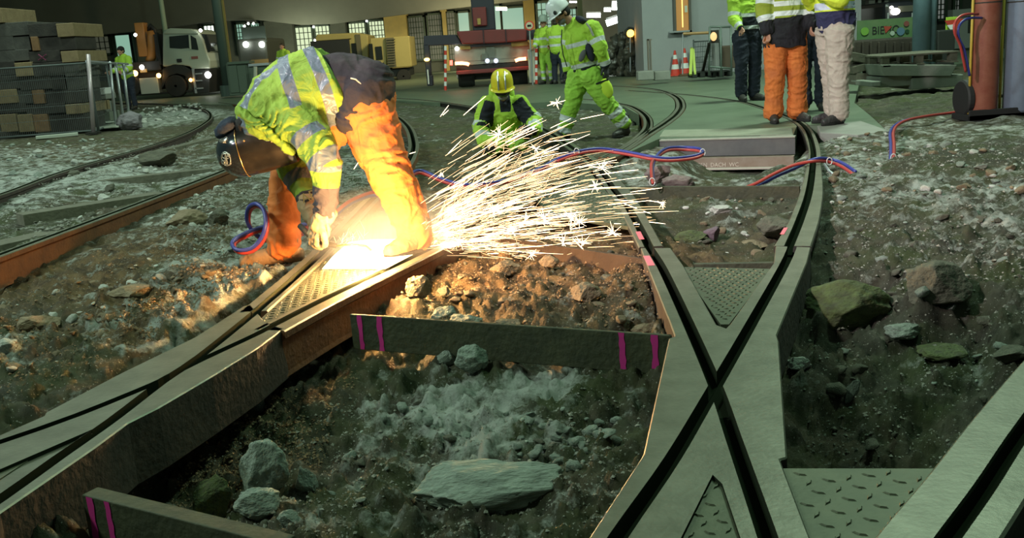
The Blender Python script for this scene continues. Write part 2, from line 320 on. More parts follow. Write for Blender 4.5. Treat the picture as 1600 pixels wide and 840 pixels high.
def build_ground():
    x,y,ny,nu=grid_ground(); z,f=terrain_z(x,y)
    # keep soil below rail tops beside the rails, and under plates and paving
    for R in (R_A,R_A2,R_B,R_C,R_F,R_E,R_G,R_GI,R_D):
        pts,_=smooth_path(railpath(R),.15)
        d=segdist(x,y,pts); lim=-.055; k=np.clip(1-(d-.10)/.06,0,1)
        z=np.where(k>0,np.minimum(z,z*(1-k)+lim*k-.01*k),z)
    for poly in (LF_out,RF_out,PL1,PL2,PL3):
        pp=[G(a,b) for a,b in poly]; ins=inpoly(x,y,pp); d=segdist(x,y,pp+[pp[0]])
        k=np.where(ins,1,np.clip(1-d/.05,0,1)); lim=-.20 if poly in(LF_out,RF_out) else -.15
        z=np.where(k>.99,np.minimum(z,lim),np.minimum(z,z*(1-k)+np.minimum(z,-.06)*k))
    for poly in PAVES:
        pp=poly; ins=inpoly(x,y,pp); z=np.where(ins,np.minimum(z,-.26),z)
    idx=np.arange(ny*nu).reshape(ny,nu)
    fa=np.stack([idx[:-1,:-1],idx[:-1,1:],idx[1:,1:],idx[1:,:-1]],-1).reshape(-1,4)
    me=bpy.data.meshes.new('ground'); V=np.stack([x,y,z],-1)
    me.vertices.add(len(V)); me.vertices.foreach_set('co',V.ravel())
    me.loops.add(fa.size); me.loops.foreach_set('vertex_index',fa.ravel().astype(np.int32))
    me.polygons.add(len(fa)); me.polygons.foreach_set('loop_start',np.arange(0,fa.size,4,dtype=np.int32)); me.polygons.foreach_set('loop_total',np.full(len(fa),4,dtype=np.int32))
    me.update(); me.validate()
    for nm,k in (('dust',1),('brown',2)):
        a=me.attributes.new(nm,'FLOAT','POINT'); a.data.foreach_set('value',f[:,k].astype(np.float32))
    m,nt,b=_nt('excavated soil'); b.inputs['Roughness'].default_value=.85; b.inputs['Specular IOR Level'].default_value=.25
    tc=N(nt,'ShaderNodeTexCoord')
    def noise(sc,det=8,ro=.6):
        n=N(nt,'ShaderNodeTexNoise'); n.inputs['Scale'].default_value=sc; n.inputs['Detail'].default_value=det; n.inputs['Roughness'].default_value=ro
        nt.links.new(tc.outputs['Object'],n.inputs['Vector']); return n.outputs['Fac']
    def mix(fac,a,c):
        x=N(nt,'ShaderNodeMix',data_type='RGBA')
        for s,v in((6,a),(7,c)):
            if isinstance(v,tuple): x.inputs[s].default_value=col4(v)
            else: nt.links.new(v,x.inputs[s])
        nt.links.new(fac,x.inputs[0]); return x.outputs[2]
    def mth(op,a,c):
        x=N(nt,'ShaderNodeMath',operation=op,use_clamp=False)
        for s,v in((0,a),(1,c)):
            if isinstance(v,(int,float)): x.inputs[s].default_value=v
            else: nt.links.new(v,x.inputs[s])
        return x.outputs[0]
    def rng(v,a,c,lo=0,hi=1):
        x=N(nt,'ShaderNodeMapRange'); x.inputs[1].default_value=a; x.inputs[2].default_value=c; x.inputs[3].default_value=lo; x.inputs[4].default_value=hi
        nt.links.new(v,x.inputs[0]); return x.outputs[0]
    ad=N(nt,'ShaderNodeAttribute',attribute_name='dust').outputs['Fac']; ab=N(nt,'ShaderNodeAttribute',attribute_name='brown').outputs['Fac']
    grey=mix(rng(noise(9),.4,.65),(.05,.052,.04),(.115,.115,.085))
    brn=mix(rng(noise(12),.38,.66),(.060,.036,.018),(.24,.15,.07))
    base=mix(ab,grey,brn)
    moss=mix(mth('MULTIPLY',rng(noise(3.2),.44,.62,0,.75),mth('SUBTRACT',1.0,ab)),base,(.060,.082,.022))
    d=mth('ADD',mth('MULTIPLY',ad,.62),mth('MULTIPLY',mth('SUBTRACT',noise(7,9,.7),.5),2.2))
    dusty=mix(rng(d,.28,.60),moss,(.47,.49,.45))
    speck=mix(rng(noise(95,3,.5),.66,.70),dusty,(.42,.41,.36))
    nt.links.new(speck,b.inputs['Base Color'])
    bp=N(nt,'ShaderNodeBump'); bp.inputs['Strength'].default_value=1.0; bp.inputs['Distance'].default_value=.022
    nt.links.new(noise(48,8,.8),bp.inputs['Height']); nt.links.new(bp.outputs[0],b.inputs['Normal'])
    o=link('ground',me,m,None,True); tag(o,kind='structure'); return o
# plates (checker plate surfaces) in pixels
PL1=[(392,508),(486,424),(530,378),(575,333),(640,340),(712,356),(700,370),(600,420),(500,462),(420,500)]
PL2=[(1062,414),(1205,417),(1139,503),(1126,503)]
PL3=[(1219,724),(1493,724),(1405,850),(1380,930),(1300,930),(1268,850)]
PL4=[(-158,838),(-158,772),(0,709),(141,650),(0,742)]
PL5=[(1110,722),(1125,734),(1165,850),(1195,925),(1012,925),(1045,850)]
PL6=[(880,292),(918,262),(948,298),(968,318),(985,352),(858,330),(840,312)]
# paving polygons in pixels -> world
PV_far=[G(a,b) for a,b in [(-300,178),(100,158),(330,163),(470,163),(600,156),(690,160),(745,166),(870,158),(900,160),(975,166),(1004,182),(1008,196),(996,210),(966,230),(985,236),(1030,216),(1240,209),(1245,196),(1340,194),(1385,203),(1360,180),(1335,160),(1345,120)]]+[Vector((14,24,0)),Vector((16,69,0)),Vector((-55,69,0)),Vector((-50,40,0))]
PV_right=[G(a,b) for a,b in [(1275,203),(1272,197),(1340,192),(1388,205),(1300,214)]]
PAVES=[PV_far]
def swept(pts,wl,wr,z0,z1):
    """closed strip along plan path, left/right widths lists"""
    n=len(pts); V=[];Fs=[]
    for i,p in enumerate(pts):
        t=(pts[min(i+1,n-1)]-pts[max(i-1,0)]); t.z=0; t.normalize(); l=Vector((-t.y,t.x,0))
        a=p+l*wl[i]; b=p-l*wr[i]
        V+=[(a.x,a.y,z1),(b.x,b.y,z1),(b.x,b.y,z0),(a.x,a.y,z0)]
    for i in range(n-1):
        for k in range(4):
            Fs.append((i*4+k,(i+1)*4+k,(i+1)*4+(k+1)%4,i*4+(k+1)%4))
    Fs.append((0,1,2,3)); Fs.append(tuple((n-1)*4+k for k in(3,2,1,0)))
    return V,Fs
def boolcut(o,cutters,name):
    for k in cutters:
        m=o.modifiers.new('c','BOOLEAN'); m.object=k; m.operation='DIFFERENCE'; m.solver='EXACT'
    me=evalmesh(o,name); 
    for k in cutters: kill(k)
    o.modifiers.clear(); old=o.data; o.data=me; bpy.data.meshes.remove(old); return o
def tmpobj(v,f):
    me=mesh('tmp',v,f)
    bm=bmesh.new(); bm.from_mesh(me); bmesh.ops.recalc_face_normals(bm,faces=bm.faces); bm.to_mesh(me); bm.free()
    return link('tmp',me)
def side_mats(me,zlim=-.004):
    """second slot for faces that are not the running surface"""
    for p in me.polygons: p.material_index=0 if (p.normal.z>.6 and p.center.z>zlim) else (1 if p.center.z<-.0 and abs(p.normal.z)<.6 and p.center.z<-.05 else 2)
def rail(name,R,label,group=None,depth=.19,smat=None,step=.07):
    c=railpath(R); pts,idx=smooth_path(c,step)
    wl=interp([r[2] for r in R],idx); wr=interp([r[3] for r in R],idx)
    g=.019; n=len(pts); V=[];Fs=[];mi=[]
    def prof(a,b):  # left half width a, right half width b ; (s,z) with s positive = left
        return [(a-.006,0),(g+.004,0),(g,-.006),(g-.004,-.044),(-g+.004,-.044),(-g,-.006),(-g-.004,0),(-b+.006,0),(-b,-.006),(-b,-.032),(-b+.016,-.044),(-b+.022,-depth+.02),(-b+.018,-depth),(a-.018,-depth),(a-.022,-depth+.02),(a-.016,-.044),(a,-.032),(a,-.006)]
    K=18
    for i,p in enumerate(pts):
        t=(pts[min(i+1,n-1)]-pts[max(i-1,0)]); t.z=0; t.normalize(); l=Vector((-t.y,t.x,0))
        for s,z in prof(wl[i],wr[i]):
            q=p+l*s; V.append((q.x,q.y,z))
    top={0:0,6:0,1:2,5:2,2:2,3:2,4:2,7:0,17:0,8:1,16:1}
    for i in range(n-1):
        for k in range(K):
            Fs.append((i*K+k,i*K+(k+1)%K,(i+1)*K+(k+1)%K,(i+1)*K+k)); mi.append(top.get(k,1))
    Fs.append(tuple(range(K-1,-1,-1)));mi.append(1);Fs.append(tuple((n-1)*K+k for k in range(K)));mi.append(1)
    me=mesh(name,V,Fs)
    bm=bmesh.new(); bm.from_mesh(me); bmesh.ops.recalc_face_normals(bm,faces=bm.faces); bm.to_mesh(me); bm.free()
    for q in (M_steel,smat or M_rust,M_groove): me.materials.append(q)
    me.polygons.foreach_set('material_index',mi)
    o=link(name,me); tag(o,label,'rail',group); return o
def casting(name,outline,grooves,label,win=None,depth=.18,gw=.021):
    pts=[G(a,b) for a,b in outline]
    m=MB().prism([(p.x,p.y,0) for p in pts],(0,0,-depth))
    o=tmpobj(m.v,m.f)
    b=o.modifiers.new('b','BEVEL'); b.width=.004; b.segments=1; b.limit_method='ANGLE'; b.angle_limit=.9
    cuts=[]
    for gi,gp in enumerate(grooves):
        w=gw if isinstance(gw,float) else gw[gi]
        pp,idx=smooth_path([G(q[0],q[1]) for q in gp],.12); ws=[w]*len(pp)
        v,f=swept(pp,ws,ws,-.05-.002*gi,.03+.003*gi); cuts.append(tmpobj(v,f))
    if win:
        mm=MB().prism([G(a,b,.04) for a,b in win],(0,0,-.052)); cuts.append(tmpobj(mm.v,mm.f))
    boolcut(o,cuts,name); o.name=name
    for q in (M_steel,M_rust2,M_groove): o.data.materials.append(q)
    for p in o.data.polygons:
        z=p.center.z
        p.material_index=0 if (p.normal.z>.3 and z>-.02) else (2 if z>-.06 else 1)
    tag(o,label,'rail crossing'); return o
M_rust2=mat('muddy casting side',(.022,.018,.013),.9,.0,c2=(.06,.042,.030),scale=8,bump=.6,bscale=35,amt=.2)
M_plate=mat('worn checker plate',(.075,.085,.055),.55,.4,c2=(.12,.125,.08),scale=9,bump=.3,bscale=70,amt=.2,bdist=.003)
def plate(poly,label,z=-.008,cell=.055,rot=0.3,thick=.02,h=.0035,size=1.0,m=None):
    pts=[G(a,b) for a,b in poly]
    b=MB().prism([(p.x,p.y,z) for p in pts],(0,0,-thick))
    xs=[p.x for p in pts]; ys=[p.y for p in pts]; cx,cy=sum(xs)/len(xs),sum(ys)/len(ys); R=max(max(xs)-min(xs),max(ys)-min(ys))
    n=int(R/cell)+2; c,s=math.cos(rot),math.sin(rot)
    cand=[]
    for i in range(-n,n+1):
        for j in range(-n,n+1):
            u=(i+.5*(j%2)*0)*cell; v=j*cell; x=cx+u*c-v*s; y=cy+u*s+v*c; cand.append((x,y,(i+j)%2))
    A=np.array(cand); ok=inpoly(A[:,0],A[:,1],pts)&(segdist(A[:,0],A[:,1],pts+[pts[0]])>cell*.45)
    for (x,y,k),q in zip(cand,ok):
        if not q: continue
        a=rot+(PI/4 if k else -PI/4); l=cell*.40*size; w=cell*.12*size
        d=Vector((math.cos(a),math.sin(a),0)); e=Vector((-d.y,d.x,0)); C=Vector((x,y,z))
        vs=[C+d*l,C+e*w,C-d*l,C-e*w]; vs=[Vector((q.x,q.y,z-.001)) for q in vs]+[Vector((C.x+(q.x-C.x)*.6,C.y+(q.y-C.y)*.6,z+h)) for q in vs]
        b.add(vs,[(4,5,6,7),(0,1,5,4),(1,2,6,5),(2,3,7,6),(3,0,4,7)])
    o=b.build('checker_plate',m or M_plate); tag(o,label,'steel plate'); return o
ground=build_ground()
# rails
rail('grooved_rail',R_A,'grooved rail curving away behind the bending welder, left of his rear boot')
rail('grooved_rail',R_A2,'rust-sided grooved rail running past the cutting glare to the far junction')
rail('grooved_rail',R_B,'straight grooved rail passing right of the kneeling worker to the crossing',smat=M_dark)
rail('grooved_rail',R_C,'grooved rail curving up to the standing group in orange and beige trousers',smat=M_dark)
rail('grooved_rail',R_F,'wide curved grooved rail set in green concrete right of the striding worker')
rail('grooved_rail',R_E,'short curved grooved rail just beside the striding worker’s rear boot'.replace('’',"'"))
rail('grooved_rail',R_G,'outer left grooved rail with bright orange rusty side')
rail('grooved_rail',R_GI,'inner left grooved rail bending round by the wire fence',smat=mat('purple brown rail side',(.05,.035,.035),.85,c2=(.09,.06,.05),scale=8))
rail('grooved_rail',R_D,'grooved rail cutting the bottom right corner',depth=.3,smat=M_dark)
casting('rail_crossing',LF_out,[LF_g1,LF_g2],'large acute rail crossing casting in the left foreground',gw=[.021,.0185],depth=.2,win=PL4)
casting('rail_crossing',RF_out,[RF_gB,RF_gC],'large X-shaped rail crossing casting in the right foreground',win=RF_win,depth=.2)
plate(PL1,'worn checker plate between the two rails under the white-hot cut',cell=.028,rot=.9)
plate(PL2,'narrow triangular checker plate above the X crossing',cell=.03,rot=.2)
plate(PL3,'square green checker plate filling the bottom right corner',cell=.048,rot=.12,z=-.012)
plate(PL4,'checker plate wedge inside the left crossing at the picture edge',cell=.035,rot=.6,z=-.009)
plate(PL5,'checker plate wedge set between the lower arms of the X crossing',cell=.04,rot=.1,z=-.010)
plate(PL6,'checker plate behind the sparks beside the straight rail',cell=.04,rot=.2)
# paving slab with rail slots cut out
def paving(name,poly,z,thick,m,rails):
    mm=MB().prism([(p.x,p.y,z) for p in poly],(0,0,-thick)); o=tmpobj(mm.v,mm.f); cuts=[]
    for i,(R,gp) in enumerate(rails):
        pts,idx=smooth_path(railpath(R),.25); wl=[w+gp for w in interp([r[2] for r in R],idx)]; wr=[w+gp for w in interp([r[3] for r in R],idx)]
        v,f=swept(pts,wl,wr,z-thick-.1-.01*i,.2+.01*i); cuts.append(tmpobj(v,f))
    if cuts: boolcut(o,cuts,name)
    o.name=name; o.data.materials.append(m); tag(o,kind='structure'); return o
def ext(R,n0=0,n1=0): return R
paving('paving',PV_far,-.004,.22,M_pave,[(R_F,.014),(R_E,.010),(R_C,.012),(R_B,.008),(R_G,.006),(R_GI,.006)])
mm=MB().prism([(p.x,p.y,-.002) for p in [G(a,b) for a,b in [(1281,206),(1277,196),(1345,188),(1392,204),(1340,210)]]],(0,0,-.14)); o=mm.build('concrete_kerb',M_conc,bevel=.01); tag(o,'broken-edged grey concrete slab under the beige-trousered man','concrete slab')
# ---- tie bars between rails : px line of the top edge, height
def strip_marks(root,a,b,zt,h,us,w=.022,off=.004,slant=0):
    d=(b-a).normalized(); nrm=Vector((d.y,-d.x,0))
    if nrm.y>0: nrm=-nrm
    for u in us:
        m=MB(); K=7; V=[];Fs=[]
        for k in range(K+1):
            t=k/K; c=a+(b-a)*u+d*(slant*t*h); ww=w*(.8+.5*random.random()); jit=(random.random()-.5)*.004
            for s in(-1,1):
                q=c+d*(s*ww/2+jit); V.append((q.x+nrm.x*off,q.y+nrm.y*off,zt-.001-t*(h-.004)))
        V2=[(x-nrm.x*.003,y-nrm.y*.003,z) for x,y,z in V]
        for k in range(K): Fs.append((2*k,2*k+1,2*k+3,2*k+2))
        n=len(V)
        for k in range(K): Fs.append((n+2*k+2,n+2*k+3,n+2*k+1,n+2*k))
        m.add(V+V2,Fs); put(m.build('paint_mark',M_pink),root)
def tie(p0,p1,zt,h,label,th=.022,m=None,marks=(),slant=0,name='tie_bar'):
    a=G(*p0,zt); b=G(*p1,zt); root=empty(name,(a+b)/2)
    mm=MB().bar(a-Vector((0,0,h/2)),b-Vector((0,0,h/2)),th,h); put(mm.build('bar',m or M_tie,bevel=.003),root)
    if marks: strip_marks(root,a,b,zt,h,marks,off=th/2+.002,slant=slant)
    tag(root,label,'tie bar'); return root
tie((548,490),(1050,523),-.03,.15,'long steel tie bar with magenta paint marks at both ends across the pit',marks=(.035,.105,.865,.955),th=.016)
tie((140,766),(450,843),-.06,.16,'tie bar with two magenta marks in the bottom left corner',marks=(.045,.145),th=.05)
tie((768,368),(1012,404),-.035,.10,'brown steel tie bar just below the spark shower',m=mat('rust brown steel',(.035,.022,.013),.85,.0,c2=(.065,.038,.02),scale=6,bump=.3,amt=.2),th=.02)
tie((1000,291),(1250,290),-.05,.14,'mossy tie bar across the track beyond the rock pit',th=.03)
tie((1048,412),(1215,409),-.06,.12,'tie bar behind the triangular checker plate',th=.03)
tie((30,334),(250,300),-.07,.10,'weathered sleeper between the left rails nearest the camera',th=.2,m=mat('old sleeper',(.09,.085,.06),.85,c2=(.17,.16,.12),scale=12,bump=.6,amt=.2),name='track_sleeper')
tie((150,282),(330,262),-.06,.10,'weathered sleeper between the left rails, second from the camera',th=.16,m=bpy.data.materials['old sleeper'],name='track_sleeper')
tie((-60,392),(120,352),-.13,.10,'weathered sleeper half buried at the left picture edge',th=.22,m=bpy.data.materials['old sleeper'],name='track_sleeper')
tie((235,238),(330,215),-.06,.08,'weathered sleeper at the bend of the inner left rail',th=.16,m=bpy.data.materials['old sleeper'],name='track_sleeper')
# magenta spray on rails
def spray(pts,label,z=.0015,w=.02):
    a,b=G(*pts[0]),G(*pts[1]); m=MB().bar(a+Vector((0,0,z)),b+Vector((0,0,z)),w,.0015)
    o=m.build('paint_mark',M_pinkrail); tag(o,label,'paint mark'); return o
spray([(1010,400),(1018,415)],'pink spray mark on the straight rail just below its joint',w=.03)
spray([(1003,374),(997,362)],'pink spray mark on the straight rail just above its joint',w=.025)
spray([(700,388),(722,376)],'pink spray mark on the rail right of the white-hot cut',w=.04)
spray([(1222,366),(1228,356)],'pink spray mark on the right curved rail near its joint',w=.02)
# girder of the concrete deck with chalk writing
gy0=G(1030,217).y
rg=empty('steel_girder',G(1135,215,-.1))
a=G(1032,219,-.006); b=G(1243,213,-.006)
put(MB().bar(a-Vector((0,0,.0)),b,.10,.012).build('top_flange',mat('pale dusty steel',(.42,.41,.36),.7,.2,c2=(.3,.29,.25),scale=10,amt=.2)),rg)
d=(b-a).normalized(); nn=Vector((d.y,-d.x,0)); nn=nn if nn.y<0 else -nn
a2=a+nn*.03; b2=b+nn*.03
put(MB().bar(a2-Vector((0,0,.085)),b2-Vector((0,0,.085)),.02,.155).build('web_plate',mat('dark grey girder web',(.10,.10,.105),.6,.3,c2=(.15,.15,.15),scale=5,amt=.2)),rg)
M_ledge=mat('brown dusty ledge',(.22,.15,.11),.8,c2=(.3,.24,.2),scale=8,amt=.2)
led=put(MB().bar(a2+nn*.09-Vector((0,0,.215)),b2+nn*.09-Vector((0,0,.215)),.10,.10).build('ledge',M_ledge),rg)
put(MB().bar(a2+nn*.17-Vector((0,0,.262)),b2+nn*.17-Vector((0,0,.262)),.14,.012).build('bottom_flange',mat('pale flange',(.45,.38,.34),.7)),rg)
def textobj(name,txt,size,m,loc,xdir,updir,ext=.001,parent=None,align='LEFT',sx=1):
    cu=bpy.data.curves.new(name,'FONT'); cu.body=txt; cu.size=size; cu.extrude=ext; cu.align_x=align; cu.resolution_u=3
    t=bpy.data.objects.new(name,cu); COL.objects.link(t); me=evalmesh(t,name); bpy.data.objects.remove(t); bpy.data.curves.remove(cu)
    X=Vector(xdir).normalized(); U=Vector(updir); U=(U-X*U.dot(X)).normalized(); Z=X.cross(U)
    me.materials.clear(); M=Matrix(((X.x*sx,U.x,Z.x,loc[0]),(X.y*sx,U.y,Z.y,loc[1]),(X.z*sx,U.z,Z.z,loc[2]),(0,0,0,1)))
    me.transform(M); o=link(name,me,m)
    if parent is not None: put(o,parent)
    return o
pT=a2+nn*.143-Vector((0,0,.250))+d*.02
textobj('chalk_writing','V  L  OUR  I ZUPFEN  DACH  WC',.056,mat('chalk',(.6,.52,.45),.9),pT,d,(0,0,1),ext=.0015,parent=rg,sx=.93)
tag(rg,'chalk-marked steel girder at the edge of the green concrete deck','girder')
q0,q1,q2,q3=G(1037,203),G(1238,200),G(1240,210),G(1030,213)
o=MB().prism([(p.x,p.y,.003) for p in (q0,q1,q2,q3)],(0,0,-.10)).build('concrete_edge_beam',mat('pale worn concrete edge',(.30,.31,.24),.85,c2=(.20,.22,.16),scale=6,amt=.2),bevel=.01); tag(o,'pale worn concrete edge beam behind the chalk-marked girder','concrete beam')
# ================================================================== PEOPLE
def limb(mb,pts,rad,ax=None,k=1.0,n=14,step=.035):
    pts=[Vector(p) for p in pts]; L=sum((a-b).length for a,b in zip(pts,pts[1:]))
    path,idx=smooth_path(pts,max(step,L/40)); r=interp(rad,idx)
    A=Vector(ax).normalized() if ax is not None else None
    # rounded ends
    d0=(path[0]-path[1]).normalized(); d1=(path[-1]-path[-2]).normalized()
    P=[];R=[]
    for t in(.95,.75,.4): P.append(path[0]+d0*r[0]*t*.8); R.append(r[0]*math.sqrt(1-t*t))
    P+=path; R+=r
    for t in(.4,.75,.95): P.append(path[-1]+d1*r[-1]*t*.8); R.append(r[-1]*math.sqrt(1-t*t))
    k0=len(mb.v); mb.tube(P,R,n)
    if A is not None:
        for i,p in enumerate(P):
            for j in range(n):
                q=Vector(mb.v[k0+i*n+j])-p; q+=A*(q.dot(A)*(k-1)); mb.v[k0+i*n+j]=tuple(p+q)
    return mb
def fuse(name,mb,vox,m,smooth=3,attr=None,wr=0,wscale=(1,1,1),wfreq=7,seed=0,parent=None,post=None,thin=False):
    me=mesh('t',mb.v,mb.f); bm=bmesh.new(); bm.from_mesh(me); bmesh.ops.recalc_face_normals(bm,faces=bm.faces); bm.to_mesh(me); bm.free()
    o=link('t',me); r=o.modifiers.new('r','REMESH'); r.mode='VOXEL'; r.voxel_size=vox
    s=o.modifiers.new('s','SMOOTH'); s.factor=.6; s.iterations=smooth
    me2=evalmesh(o,name); kill(o)
    n=len(me2.vertices); V=np.zeros(n*3); me2.vertices.foreach_get('co',V); V=V.reshape(-1,3)
    if wr:
        Nn=np.zeros(n*3); me2.vertices.foreach_get('normal',Nn); Nn=Nn.reshape(-1,3)
        q=V*np.array(wscale); rd=1-np.abs(vnoise(q+.3*np.stack([vnoise(V,5,seed+3)]*3,-1),wfreq,seed)); rd2=1-np.abs(vnoise(q,wfreq*2.1,seed+9))
        V0=V.copy(); V=V+Nn*((rd**2.5-.35)*wr+(rd2**2-.4)*wr*.4)[:,None]
    else: V0=V
    if post: V=post(V)
    me2.vertices.foreach_set('co',V.ravel())
    at=attr(V0) if attr else {}
    for nm in('tape','dark','alt'):
        a=me2.attributes.new(nm,'FLOAT','POINT'); v=at.get(nm); 
        a.data.foreach_set('value',(np.full(n,-1.) if v is None else v).astype(np.float32))
    me2.update(); me2.materials.clear()
    o=link(name,me2,m,None,True)
    if parent is not None: put(o,parent)
    return o
def seg(V,a,b):
    a=np.array(a);b=np.array(b);d=b-a;L2=(d**2).sum(); t=((V-a)@d)/L2; tc=np.clip(t,0,1)
    return t,np.linalg.norm(V-a-tc[:,None]*d,axis=1)
def band(t,L,c,w): return w/2-np.abs(t-c)*L      # signed distance into a band round a limb of length L
def hand(mb,wr,d,pn,curl=.6,sz=1.0,side=1,thumb=.5,r=1.0):
    """palm + four fingers + thumb. d: direction of fingers, pn: palm normal (fingers curl towards it)"""
    d=Vector(d).normalized(); pn=Vector(pn); pn=(pn-d*pn.dot(d)).normalized(); s=d.cross(pn)*side; wr=Vector(wr)
    pl=.085*sz
    for i in range(4):
        o=s*((i-1.5)*.021*sz)
        a=wr+d*.012*sz+o*.7; b=wr+d*(pl*(1,1.04,1,.92)[i])+o
        limb(mb,[a,b],[.0125*sz*r,.0115*sz*r],n=8,step=.02)
        L=(.074,.084,.078,.062)[i]*sz; p=b; ang=0; dd=d.copy(); fr=.0095*sz*r; pts=[b];rr=[fr*1.1]
        for q,f in((0,.42),(1,.32),(2,.26)):
            ang+=curl*(.75,1.1,.8)[q]; dd=d*math.cos(ang)+pn*math.sin(ang); p=p+dd*(L*f); pts.append(p); rr.append(fr*(1,.93,.85)[q])
        limb(mb,pts,rr,n=8,step=.012)
    a=wr+d*.02*sz+s*(.030*sz); q=(d*.65+s*.75+pn*.35*thumb).normalized(); b=a+q*.036*sz; e=b+(d*.8+s*.25+pn*.8*thumb).normalized()*.030*sz; g=e+(d*.85-s*.1+pn*1.0*thumb).normalized()*.024*sz
    limb(mb,[a,b,e,g],[.0135*sz*r,.012*sz*r,.0105*sz*r,.009*sz*r],n=8,step=.012)
def head(mb,c,fwd,up,sz=1.0):
    """skull, jaw, nose, brow, lips, ears; c=centre of head"""
    f=Vector(fwd).normalized(); u=Vector(up); u=(u-f*u.dot(f)).normalized(); s=f.cross(u); c=Vector(c)
    R=Matrix((f,s,u)).transposed(); q=lambda x,y,z:c+(f*x+s*y+u*z)*sz
    mb.ell(q(-.008,0,.03),(.098*sz,.077*sz,.088*sz),R=R,n=20); mb.ell(q(.022,0,-.035),(.068*sz,.06*sz,.072*sz),R=R,n=18)
    mb.ell(q(.055,0,-.083),(.030*sz,.030*sz,.024*sz),R=R,n=12)
    limb(mb,[q(.083,0,.02),q(.098,0,-.008),q(.108,0,-.026)],[.008*sz,.010*sz,.014*sz],n=8,step=.01)
    for k in(-1,1):
        mb.ell(q(.095,k*.010,-.03),(.011*sz,.010*sz,.008*sz),R=R,n=8)
        mb.ell(q(.075,k*.030,.024),(.016*sz,.022*sz,.008*sz),R=R,n=8); mb.ell(q(.066,k*.045,-.018),(.024*sz,.02*sz,.02*sz),R=R,n=8)
        mb.ell(q(-.01,k*.079,-.005),(.018*sz,.010*sz,.030*sz),R=R,n=10)
    mb.ell(q(.083,0,-.052),(.014*sz,.025*sz,.0065*sz),R=R,n=10); mb.ell(q(.080,0,-.064),(.014*sz,.021*sz,.0075*sz),R=R,n=10)
    return q,R
M_skin=mat('skin',(.50,.27,.19),.55,c2=(.42,.20,.14),scale=10,amt=.1,spec=.4)
M_eye=mat('eye white',(.75,.73,.7),.2); M_iris=mat('eye dark',(.03,.02,.015),.15)
M_boot=mat('black work boot',(.018,.017,.016),.55,c2=(.05,.045,.04),scale=20,bump=.3,amt=.2)
M_sole=mat('boot sole',(.012,.012,.012),.8)
M_glove=mat('dark work glove',(.035,.033,.045),.8,c2=(.07,.065,.08),scale=20,bump=.3,amt=.1)
def boot(root,an,toe,zs,m=None,name='boot',sz=1.0,vox=.007,shaft=.14):
    """an: ankle point, toe: toe direction, zs: sole height"""
    an=Vector(an); d=Vector(toe); d.z=0; d.normalize(); s=Vector((-d.y,d.x,0)); b=Vector((an.x,an.y,zs)); mb=MB()
    limb(mb,[b+d*.20*sz+Vector((0,0,.036)),b+d*.13*sz+Vector((0,0,.045)),b+d*.03*sz+Vector((0,0,.06)),b-d*.045*sz+Vector((0,0,.05))],[.036*sz,.047*sz,.052*sz,.044*sz],ax=s,k=.95)
    limb(mb,[b-d*.005+Vector((0,0,.06)),an+Vector((0,0,shaft-.05))],[.055*sz,.06*sz])
    def cut(V): V=V.copy(); V[:,2]=np.maximum(V[:,2],zs+.015); return V
    o=fuse(name,mb,vox,m or M_boot,2,post=cut,parent=root,wr=.004,wfreq=20)
    # welted sole with a heel step
    V=[]; n=22
    for z in(zs,zs+.024):
        for i in range(n):
            a=2*PI*i/n; x=math.cos(a); y=math.sin(a); L=.155*sz; w=(.050 if x>0 else .042)*sz*(1.0 if abs(x)<.4 else 1.0)
            p=b+d*(.082*sz+x*L)+s*(y*w*(1-.12*(x<0)))
            V.append((p.x,p.y,z))
    so=MB().add(V,[tuple(range(n-1,-1,-1)),tuple(range(n,2*n))]+[(i,(i+1)%n,n+(i+1)%n,n+i) for i in range(n)]).build('sole',M_sole,bevel=.004)
    L=Vector(o.location)+Vector(root.location); so.parent=o; so.location=-Vector((0,0,0)) if L.length<1e-9 else -L; return o
